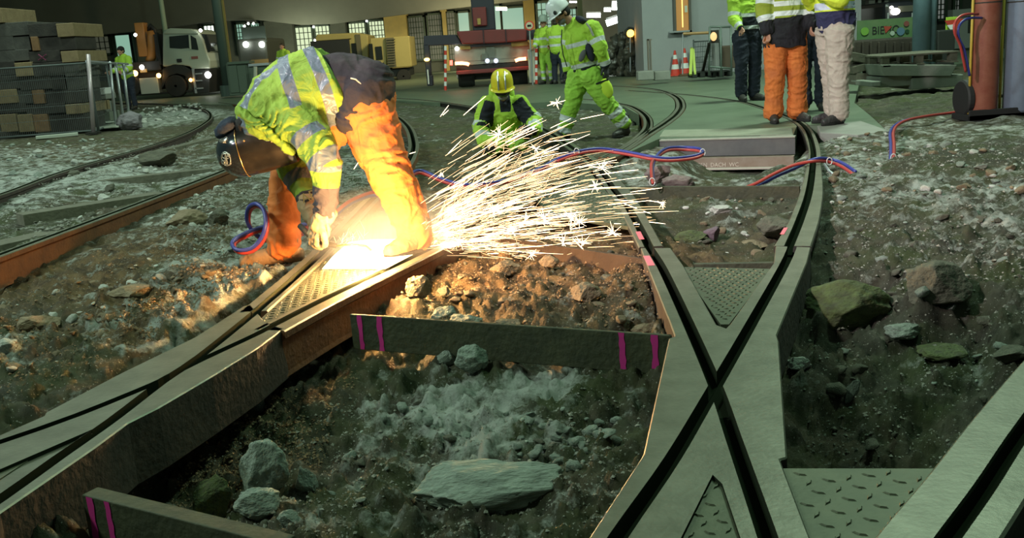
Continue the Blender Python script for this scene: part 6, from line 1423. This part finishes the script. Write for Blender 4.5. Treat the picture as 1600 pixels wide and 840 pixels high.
# yellow streak on the block
# ---- medium stones: individuals sharing a few meshes
proto=[]
for s_ in range(6):
    me=rock_mesh('stone',200+s_,3,.75,rough=.09); proto.append(me)
def scatter(region,n,smin,smax,mats,group,label,seed,name='stone'):
    rs=np.random.RandomState(seed); P=np.array([list(G(a,b,-.1))[:2] for a,b in region]); lo,hi=P.min(0),P.max(0); cnt=0; tries=0; pts=[tuple(p) for p in P]
    C_=[]
    while len(C_)<n and tries<60:
        q=rs.uniform(lo,hi,(400,2)); wgt=rs.rand(400)< (lo[1]/q[:,1])**1.0; q=q[wgt]; ok=inpoly(q[:,0],q[:,1],pts); C_+=list(q[ok]); tries+=1
    C_=np.array(C_[:n]); 
    if not len(C_): return
    z,_=terrain_z(C_[:,0],C_[:,1])
    for i,((x,y),zz) in enumerate(zip(C_,z)):
        mi=rs.randint(6); m=mats[rs.randint(len(mats))]; s=smin+(smax-smin)*rs.rand()**2.5
        STN.append((s/y,name,mi,m,(s*rs.uniform(.8,1.3),s*rs.uniform(.7,1.1),s*rs.uniform(.6,1)),(rs.uniform(-.5,.5),rs.uniform(-.5,.5),rs.uniform(0,6.28)),(x,y,zz+s*.25),label,group))
STN=[]
def place_stones():
    mc={}; STN.sort(key=lambda a:-a[0]); V=[];Fs=[];mi_=[];ms=[]
    for j,(_,name,mi,m,sc,ro,lo,label,group) in enumerate(STN):
        if j<290:
            key=(mi,m.name)
            if key not in mc: me=proto[mi].copy(); me.materials.clear(); me.materials.append(m); mc[key]=me
            o=bpy.data.objects.new(name,mc[key]); COL.objects.link(o); o.scale=sc; o.rotation_euler=ro; o.location=lo; tag(o,label,'stone',group)
        else:
            if mi not in _pv: q=rock_mesh('t',200+mi,2,.75,rough=.09); _pv[mi]=([v.co.copy() for v in q.vertices],[tuple(p.vertices) for p in q.polygons])
            from mathutils import Euler
            M=Matrix.Translation(lo)@Euler(ro).to_matrix().to_4x4()@Matrix.Diagonal((*sc,1)); k=len(V); V+=[tuple(M@v) for v in _pv[mi][0]]; Fs+=[tuple(i+k for i in f) for f in _pv[mi][1]]
            if m not in ms: ms.append(m)
            mi_+=[ms.index(m)]*len(_pv[mi][1])
    me=mesh('rubble',V,Fs)
    for m in ms: me.materials.append(m)
    me.polygons.foreach_set('material_index',mi_); o=link('rubble',me,None,None,True); tag(o,'scattered small rubble stones between and beside the rails','rubble',kind='stuff')
_pv={}
scatter([(560,590),(640,560),(980,600),(960,690),(560,720),(470,720)],40,.008,.030,[M_rock,M_rockd,M_rock],'loose stones in the front pit','small grey-green loose stone lying in the front pit',1)
scatter([(820,600),(960,590),(960,640),(880,680),(780,640)],45,.010,.035,[M_rock,M_rock],'pale rubble in the front pit','small pale rubble stone in the heap left of the X crossing',2)
scatter([(620,430),(760,400),(990,400),(1030,480),(1020,505),(700,490)],90,.008,.035,[M_rockb,M_rockb,M_rockd],'clods in the brown soil patch','small brown clod in the soil patch behind the marked tie bar',3)
scatter([(1290,215),(1360,215),(1600,270),(1600,330),(1300,330)],150,.012,.045,[M_rockw,M_rock,M_rockb],'grey rubble right of the curved rail','small light rubble stone on the ground right of the curved rail',4)
scatter([(1300,340),(1600,340),(1600,560),(1430,650),(1290,560)],110,.008,.04,[M_rock,M_rockd,M_rockd],'stones in the dark right ground','small dark-lit stone in the dirt below the grey rubble',5)
scatter([(0,470),(240,400),(440,420),(330,470),(180,560),(0,640)],160,.006,.035,[M_rockb,M_rockw,M_rockb],'stones on the left ground','small stone on the lit dirt left of the left crossing',6)
scatter([(240,330),(400,270),(420,330),(380,400),(260,390)],80,.010,.045,[M_rockd,M_rockw,M_rock],'rubble between rail and welder','small rubble stone between the orange rail and the welder',7)
scatter([(200,172),(320,168),(312,190),(210,200)],90,.03,.09,[M_rockw,M_rock,M_rockw],'white rubble by the fence','white broken rubble stone inside the bend of the left track',8)
scatter([(0,235),(160,225),(200,245),(60,285),(-30,310)],90,.015,.06,[M_rockw,M_rock],'chalky stones left of the left track','chalky stone on the ground left of the left track',9)
scatter([(1060,300),(1240,300),(1200,390),(1090,390)],60,.012,.04,[M_rockd,M_rockw,M_rockb],'stones in the far rock pit','small stone in the far rock pit between the curved rails',10)
scatter([(0,330),(300,240),(330,262),(150,330),(0,380)],60,.012,.04,[M_rockw,M_rockd],'stones between the left rails','small stone lying between the two left rails',11)
scatter([(480,300),(560,250),(600,300),(520,340)],60,.01,.03,[M_rock,M_rockd],'ballast behind the welder','small grey ballast stone seen between the welder\'s legs',12)
scatter([(660,160),(870,165),(870,240),(700,330),(660,300)],60,.012,.05,[M_rockd,M_rock],'stones in the dug area','dark stone in the dug ground behind the sparks',13)
place_stones()
# ---- gravel too fine to count
def gravel(name,regs,n,s0,s1,m,label,seed):
    rs=np.random.RandomState(seed); base=[(0,0,1),(1,0,0),(0,1,0),(-1,0,0),(0,-1,0),(0,0,-.6)]; tri=[(0,1,2),(0,2,3),(0,3,4),(0,4,1),(5,2,1),(5,3,2),(5,4,3),(5,1,4)]
    V=[];Fs=[]
    for reg in regs:
        P=np.array([list(G(a,b,-.1))[:2] for a,b in reg]); pts=[tuple(p) for p in P]; lo,hi=P.min(0),P.max(0); C_=[]
        while len(C_)<n:
            q=rs.uniform(lo,hi,(4000,2)); q=q[rs.rand(4000)<(lo[1]/q[:,1])**1.5]; C_+=list(q[inpoly(q[:,0],q[:,1],pts)])
        C_=np.array(C_[:n]); z,_=terrain_z(C_[:,0],C_[:,1]); cl=vnoise(np.stack([C_[:,0],C_[:,1],z*0],-1),5,seed)
        for (x,y),zz,c in zip(C_,z,cl):
            if c<rs.uniform(-.8,.3): continue
            s=s0+(s1-s0)*rs.rand()**3; s*=min(1.6,.6+y/9); a=rs.uniform(0,6.28); ca,sa=math.cos(a),math.sin(a); k=len(V); e=rs.uniform(.6,1.3,6); tl=rs.uniform(-.4,.4)
            for (bx,by,bz),ee in zip(base,e):
                bx,by,bz=bx*ee*s,by*ee*s*.8,bz*ee*s*.7; V.append((x+bx*ca-by*sa,y+bx*sa+by*ca,zz+bz+bx*tl))
            Fs+=[(a_+k,b_+k,c_+k) for a_,b_,c_ in tri]
    o=link(name,mesh(name,V,Fs),m); tag(o,label,'gravel',kind='stuff'); return o
M_gv=mat('mixed gravel',(.15,.15,.12),.9,c2=(.33,.32,.28),scale=25,amt=.2)
M_gvb=mat('brown grit',(.17,.10,.05),.9,c2=(.28,.20,.12),scale=25,amt=.2)
gravel('gravel',[[(300,620),(560,560),(1020,570),(960,830),(300,830)],[(1290,220),(1600,250),(1600,600),(1480,680),(1260,680),(1250,560)]],9000,.0025,.011,M_gv,'fine grey gravel strewn over the pits and the right-hand ground',1)
gravel('gravel',[[(180,520),(300,420),(440,410),(440,440),(200,570)],[(0,440),(250,360),(440,400),(450,430),(100,620),(0,650)],[(600,440),(770,400),(1000,400),(1040,500),(640,490)],[(300,560),(560,540),(480,640),(240,700)]],7000,.0025,.010,M_gvb,'fine brown grit over the warm-lit soil left and behind the tie bar',2)
gravel('gravel',[[(0,310),(330,200),(420,240),(330,262),(0,390)],[(250,330),(400,260),(440,330),(400,400),(250,400)],[(480,330),(560,240),(620,240),(600,300),(520,350)]],4000,.004,.016,M_gv,'fine gravel between and beside the left rails',3)
# ---- hoses
M_hb=mat('blue rubber hose',(.04,.05,.28),.4); M_hr=mat('red rubber hose',(.42,.05,.045),.4)
def hose(pts,zs,label,m,r=.011,off=(0,0,0)):
    P=[G(p[0],p[1],z)+Vector(off) for p,z in zip(pts,zs)]; P,_=smooth_path(P,.03); o=MB().tube(P,r,10).build('gas_hose',m,smooth=True); tag(o,label,'hose'); return o
def WP(l): return [W(*a) for a in l]
def hosew(P,label,m,r=.011): P,_=smooth_path(P,.03); o=MB().tube(P,r,10).build('gas_hose',m,smooth=True); tag(o,label,'hose'); return o
loop=[(478,350,5.6),(455,352,5.5),(430,352,5.45),(405,356,5.4),(380,366,5.3),(363,378,5.2),(370,390,5.1),(392,388,5.1),(408,372,5.1),(415,350,5.1),(412,328,5.15),(400,318,5.2),(388,325,5.3),(386,345,5.35),(396,362,5.4),(412,372,5.45),(432,372,5.5),(470,362,5.6)]
hosew(WP(loop),'blue hose looping beside the welder\'s front boot',M_hb); hosew(WP([(x+3,y+4,Y+.02) for x,y,Y in loop]),'red hose looping beside the welder\'s front boot',M_hr)
h1=[(470,362,5.6),(500,350,5.7),(520,335,5.8),(545,315,5.95),(575,302,6.1),(600,298,6.2),(630,285,6.5),(655,270,6.9),(690,283,6.8),(730,292,6.7),(790,285,6.9),(840,268,7.2),(870,252,7.4)]
hosew(WP(h1),'red hose passing between the welder\'s legs and under the sparks',M_hr); hosew(WP([(x,y-4 if x>600 else y+5,Y+.03) for x,y,Y in h1]),'blue hose passing between the welder\'s legs and under the sparks',M_hb)
h2=[(870,252,7.4),(905,240,7.5),(935,236,7.6),(960,238,7.6),(990,243,7.5),(1015,248,7.4),(1045,251,7.4),(1080,248,7.5),(1098,242,7.6),(1092,236,7.8),(1070,234,7.9),(1045,235,7.8),(1030,243,7.6),(1019,253,7.3),(1018,270,7.0),(1020,286,6.75)]
hosew(WP(h2),'red hose over the straight rail with a loop by the girder',M_hr,.012); hosew(WP([(x+(2 if y>252 else 0),y-4 if y<=252 else y+2,Y+.03) for x,y,Y in h2]),'blue hose over the straight rail with a loop by the girder',M_hb,.012)
h3=[(1150,298,6.9),(1180,287,6.9),(1210,271,6.95),(1240,258,7.0),(1270,252,7.0),(1296,253,7.1),(1315,260,7.0),(1333,272,6.8)]
hosew(WP(h3),'red hose arching over the curved rail at right',M_hr,.012); hosew(WP([(x+4,y-4 if x>1250 else y+4,Y+.03) for x,y,Y in h3]),'blue hose arching over the curved rail at right',M_hb,.012)
h4=[(1366,277,6.7),(1376,268,6.9),(1388,262,7.0),(1396,248,7.2),(1397,225,7.7),(1396,207,8.2),(1403,195,8.6),(1420,187,8.9),(1450,181,9.2),(1480,177,9.5),(1508,173,9.6)]
hosew(WP(h4),'red hose winding up the rubble to the gas trolley',M_hr,.013); hosew(WP([(x-5,y+1,Y+.03) for x,y,Y in h4]),'blue hose winding up the rubble to the gas trolley',M_hb,.013)
h5=[(1528,22,9.1),(1512,22,9.0),(1500,26,8.95),(1492,36,8.9),(1492,52,8.9),(1500,70,8.95),(1505,92,9.0),(1509,112,9.05)]
hosew(WP(h5),'red hose curling out of the rust-red gas cylinder',M_hr,.012); hosew(WP([(x+6,y+6,Y+.03) for x,y,Y in h5]),'blue hose curling beside the rust-red gas cylinder',M_hb,.012)
o=MB().tube(WP([(1288,256,7.0),(1296,268,6.9),(1310,276,6.8)]),.010,8).build('grey_cable',M_galv,smooth=True); tag(o,'short grey cable end hanging under the arching hoses','cable')
for x,y,Y in((901,237,7.5),(1098,238,7.6),(1296,252,7.05),(1019,284,6.75),(1396,246,7.15)):
    p=W(x,y,Y-.01); o=MB().tube([p+Vector((math.cos(a)*.02,0,math.sin(a)*.028)) for a in [i*PI/6 for i in range(13)]],.004,6).build('cable_tie',mat('white cable tie',(.6,.6,.6),.5) if x==901 else bpy.data.materials['white cable tie'],smooth=True); tag(o,'white tie holding the red and blue hoses together','cable tie','cable ties on the hoses')
# ---- cut glare as a glowing sheet, and sparks
M_hot=emis('white hot metal',(1,.80,.48),16)
hp=[(503,420),(520,400),(545,378),(575,374),(640,373),(684,376),(656,392),(602,420)]  # outline of the flame's glare on the plate, built as a glowing sheet
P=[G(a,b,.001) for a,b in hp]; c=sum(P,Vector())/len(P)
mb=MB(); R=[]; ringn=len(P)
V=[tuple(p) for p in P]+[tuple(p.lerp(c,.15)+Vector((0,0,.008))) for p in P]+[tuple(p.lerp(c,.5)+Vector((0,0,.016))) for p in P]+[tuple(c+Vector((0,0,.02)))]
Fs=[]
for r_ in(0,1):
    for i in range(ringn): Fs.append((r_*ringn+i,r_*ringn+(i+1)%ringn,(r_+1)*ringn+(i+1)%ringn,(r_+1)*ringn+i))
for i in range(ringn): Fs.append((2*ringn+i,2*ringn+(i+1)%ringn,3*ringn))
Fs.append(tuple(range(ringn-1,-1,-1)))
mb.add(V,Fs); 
mh,nt,b=_nt('plate glare glow'); 
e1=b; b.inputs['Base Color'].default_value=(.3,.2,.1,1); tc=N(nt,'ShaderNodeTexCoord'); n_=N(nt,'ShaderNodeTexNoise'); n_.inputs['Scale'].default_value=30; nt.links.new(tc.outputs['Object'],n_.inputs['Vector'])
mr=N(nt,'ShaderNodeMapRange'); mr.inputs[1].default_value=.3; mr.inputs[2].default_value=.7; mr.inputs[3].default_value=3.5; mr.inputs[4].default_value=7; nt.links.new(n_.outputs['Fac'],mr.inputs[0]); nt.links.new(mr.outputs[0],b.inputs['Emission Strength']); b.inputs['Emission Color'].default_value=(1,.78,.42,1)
o=mb.build('plate_glare',mh,smooth=True); tag(o,'glowing glare sheet glaring on the plate under the torch','glare sheet')
M_spark=emis('glowing spark',(1,.62,.30),3.6); M_spark2=emis('hotter spark',(1,.75,.45),6.5)
rs=np.random.RandomState(5)
def streak(mb,x,y,ang,L,Y,r,curve=0,dY=0):
    """one spark's glowing trail: pixel start, heading, length"""
    pts=[];rr=[]; n=5
    for i in range(n):
        t=i/(n-1); a=ang-curve*t
        pts.append(W(x+L*t*math.cos(ang-curve*t*.5),y-L*t*math.sin(ang-curve*t*.5),Y+dY*t)); rr.append(r*(.35+.65*math.sin(PI*min(1,.15+t*.8))))
    k0=len(mb.v); mb.tube(pts,rr,5)
def burst(mb,x,y,s,Y,n=9):
    for k in range(n):
        a=rs.uniform(0,2*PI); l=s*rs.uniform(.4,1.1); p=W(x,y,Y); q=W(x+l*math.cos(a),y-l*math.sin(a),Y+rs.uniform(-.03,.03)); mb.tube([p,p.lerp(q,.5),q],[.0014,.0009,.0004],4)
    mb.ell(W(x,y,Y),(.0025+s*.00012,)*3,n=8)
ox,oy=640,384
dense=MB(); nd=0
singles=[]
for i in range(900):
    # direction fan: low sparks fly flat, high ones climb to the right
    u=rs.beta(1.15,1.7); th=math.radians(-8+80*u); d=30+rs.gamma(2.3,85)*(1.05-.5*abs(u-.3)); 
    if d>415*(1-.62*u): continue
    x=ox+d*math.cos(th*1.0)*1.0+rs.normal(0,8); y=oy-d*math.sin(th)+rs.normal(0,6)+(d/300)**2*14
    if y>402: continue
    a=.08+.50*th+rs.normal(0,.06)-.05*(d/200); L=rs.gamma(2.2,17)+8; L=min(L,105)
    Y=4.95+rs.normal(0,.28)+d*.0012; hot=rs.rand()<.30; r=(.0005+rs.rand()**2*.0011)*(1.6 if hot else 1)
    singles.append((x,y,a,L,max(4.4,min(Y,6.3)),r,rs.uniform(-.06,.16),hot,d))
singles.sort(key=lambda s:-s[3]*s[5])
for i,s in enumerate(singles):
    if i<240:
        m=MB(); streak(m,*s[:7]); 
        o=m.build('spark',M_spark2 if s[7] else M_spark,smooth=True); tag(o,'thin glowing white-gold spark streaking right from the cut','spark','sparks flying from the cut')
    else: streak(dense,*s[:7]); 
for k in range(700):   # fine fuzz near the source
    u=rs.rand(); th=math.radians(-6+60*u); d=25+rs.gamma(2,60); 
    if d>260: continue
    x=ox+5+d*math.cos(th); y=oy-d*math.sin(th)*.95; 
    if y>400: continue
    streak(dense,x,y,th*.75+rs.normal(0,.35),rs.uniform(5,26),4.9+rs.normal(0,.2),.0007,rs.uniform(-.3,.3))
o=dense.build('spark_shower',M_spark,smooth=True); tag(o,'dense shower of fine glowing sparks right of the white-hot cut','sparks',kind='stuff')
bs=[(893,340,26,5.4),(958,364,22,5.2),(905,347,20,5.3),(780,210,22,5.6),(718,376,18,4.9),(830,398,14,5.0),(870,160,14,6.2),(940,262,24,5.6),(880,380,20,5.1),(910,380,18,5.1),(770,327,16,5.0),(850,340,20,5.2),(930,290,14,5.5),(800,360,14,5.0),(690,272,7,5.0),(838,232,14,5.8),(820,345,16,5.1),(760,300,14,5.1),(995,345,10,5.6),(1034,318,10,5.8),(705,330,12,4.9)]
for x,y,s,Y in bs:
    m=MB(); burst(m,x,y,s*.85,Y,14); o=m.build('spark_burst',M_spark2); tag(o,'small star-shaped burst where a spark splits','spark','star-shaped spark bursts')
far_s=[(688,182,.95,22,5.6),(692,180,.75,12,5.6),(724,180,.72,46,5.8),(790,222,.52,54,5.9),(855,165,.3,30,6.2),(860,200,.45,35,6.0),(907,186,.22,38,6.3),(820,252,.48,60,5.7),(850,240,.42,78,5.7),(905,262,.22,60,5.6),(1115,322,-.12,52,6.2),(950,320,.12,68,5.7),(1000,345,-.1,40,5.6),(960,312,-.05,30,5.8),(975,318,-.35,45,5.7),(930,400,-.95,36,4.9),(895,372,-.8,46,5.0),(560,248,.9,0,5),(553,264,1.0,12,4.9),(850,222,.12,50,5.8),(985,300,.15,50,5.8),(1010,313,-.12,28,5.8),(700,240,.8,30,5.0),(770,215,.6,34,5.7),(640,240,.3,10,5.0)]
for x,y,a,L,Y in far_s:
    if L<3: continue
    m=MB(); streak(m,x,y,a,L,Y,.0018,.03); o=m.build('spark',M_spark2,smooth=True); tag(o,'thin glowing white-gold spark streaking right from the cut','spark','sparks flying from the cut')
for k in range(26):
    x=rs.uniform(520,570); y=398-(x-520)*.45-rs.rand()*20; m=MB(); streak(m,x,y,rs.uniform(.4,2.2),rs.uniform(6,18),4.85,.0009); o=m.build('spark',M_spark,smooth=True); tag(o,'short glowing spark leaping left of the glare on the plate','spark','sparks left of the slag')
# ---- thin lit smoke over the cut
vm=bpy.data.materials.new('glowing smoke'); vm.use_nodes=True; nt=vm.node_tree; nt.nodes.clear(); out=N(nt,'ShaderNodeOutputMaterial'); pv=N(nt,'ShaderNodeVolumePrincipled')
pv.inputs['Color'].default_value=(.9,.88,.85,1); tc=N(nt,'ShaderNodeTexCoord'); gr_=N(nt,'ShaderNodeTexGradient',gradient_type='SPHERICAL'); mp=N(nt,'ShaderNodeMapping'); mp.inputs['Scale'].default_value=(1,1,1)
nt.links.new(tc.outputs['Object'],mp.inputs['Vector']); nt.links.new(mp.outputs[0],gr_.inputs['Vector']); nz=N(nt,'ShaderNodeTexNoise'); nz.inputs['Scale'].default_value=3; nt.links.new(tc.outputs['Object'],nz.inputs['Vector'])
ml=N(nt,'ShaderNodeMath',operation='MULTIPLY'); nt.links.new(gr_.outputs['Fac'],ml.inputs[0]); nt.links.new(nz.outputs['Fac'],ml.inputs[1]); m2=N(nt,'ShaderNodeMath',operation='MULTIPLY'); m2.inputs[1].default_value=5.5; nt.links.new(ml.outputs[0],m2.inputs[0]); nt.links.new(m2.outputs[0],pv.inputs['Density']); nt.links.new(pv.outputs[0],out.inputs['Volume'])
mb=MB(); mb.ell((0,0,0),(1,1,1),n=24); sm=mb.build('smoke',vm); sm.location=W(600,362,4.95); sm.scale=(.50,.32,.26); tag(sm,'thin smoke lit by the glare around the torch','smoke',kind='stuff')
# ================================================================== LIGHT
def area(name,loc,tgt,size,power,c,spread=PI,sy=None):
    l=bpy.data.lights.new(name,'AREA'); l.energy=power; l.color=c; l.size=size; l.spread=spread
    o=bpy.data.objects.new(name,l); COL.objects.link(o); o.location=loc; o.rotation_euler=(Vector(tgt)-Vector(loc)).to_track_quat('-Z','Y').to_euler(); return o
def spot(name,loc,tgt,power,c,ang,blend=.3,r=.1):
    l=bpy.data.lights.new(name,'SPOT'); l.energy=power; l.color=c; l.spot_size=math.radians(ang); l.spot_blend=blend; l.shadow_soft_size=r
    o=bpy.data.objects.new(name,l); COL.objects.link(o); o.location=loc; o.rotation_euler=(Vector(tgt)-Vector(loc)).to_track_quat('-Z','Y').to_euler(); return o
def point(name,loc,power,c,r=.05):
    l=bpy.data.lights.new(name,'POINT'); l.energy=power; l.color=c; l.shadow_soft_size=r
    o=bpy.data.objects.new(name,l); COL.objects.link(o); o.location=loc; return o
w=bpy.data.worlds.new('night'); S.world=w; w.use_nodes=True
w.node_tree.nodes['Background'].inputs[0].default_value=(.35,.55,.42,1); w.node_tree.nodes['Background'].inputs[1].default_value=.16
# site floodlights and added fills
area('floodlight',(-6,1.5,6.5),(0,5.5,0),0.6,320,(.72,1,.74))
area('floodlight_right',(3.5,6.0,7),(.8,3.5,0),.5,150,(.50,1,.62))
spot('floodlight_group',(-4.5,1.0,5.0),(3.6,7.3,.1),3300,(1,.82,.86),40,.6,.15)
area('floodlight_left',(-8,6,6),(-4.5,8.5,0),.5,420,(.80,1,.92))  # added fill for the left ground, no lamp known there
area('floodlight_yard',(6,13,9),(3,17,0),1.5,1150,(.74,1,.76))
area('floodlight_yard_left',(-8,17,9),(-4,22,0),1.5,600,(.75,1,.8))
area('facade_fill',(-9,45.5,.8),(-9,51,3),2,260,(.95,1,.72))  # unseen fill put in to brighten the back wall
area('ochre_facade_fill',(-1,45,1.2),(-1,51,4),2,330,(1,.86,.5))  # added warm fill for the ochre wall end, stands for no fitting
area('soffit_fill',(-6,40,4.5),(-5,47,7),1.5,90,(.95,1,.8))  # added fill lifting the overhang, not a fitting
area('warm_yard_fill',(1,34,5.5),(-4,42,.5),1.5,700,(1,.85,.45))  # invented warm fill that brightens the box trucks
# cutting flame
point('cutting_arc',G(578,392,.12),150,(1,.54,.20),.05)
point('cutting_arc_side',G(700,366,.05),9,(1,.58,.24),.03)
S.view_settings.view_transform='Standard'; S.view_settings.look='None'; S.view_settings.exposure=0; S.view_settings.gamma=1; S.view_settings.use_curve_mapping=False
S.cycles.use_denoising=True; S.cycles.max_bounces=5; S.cycles.sample_clamp_indirect=4; S.cycles.volume_bounces=0
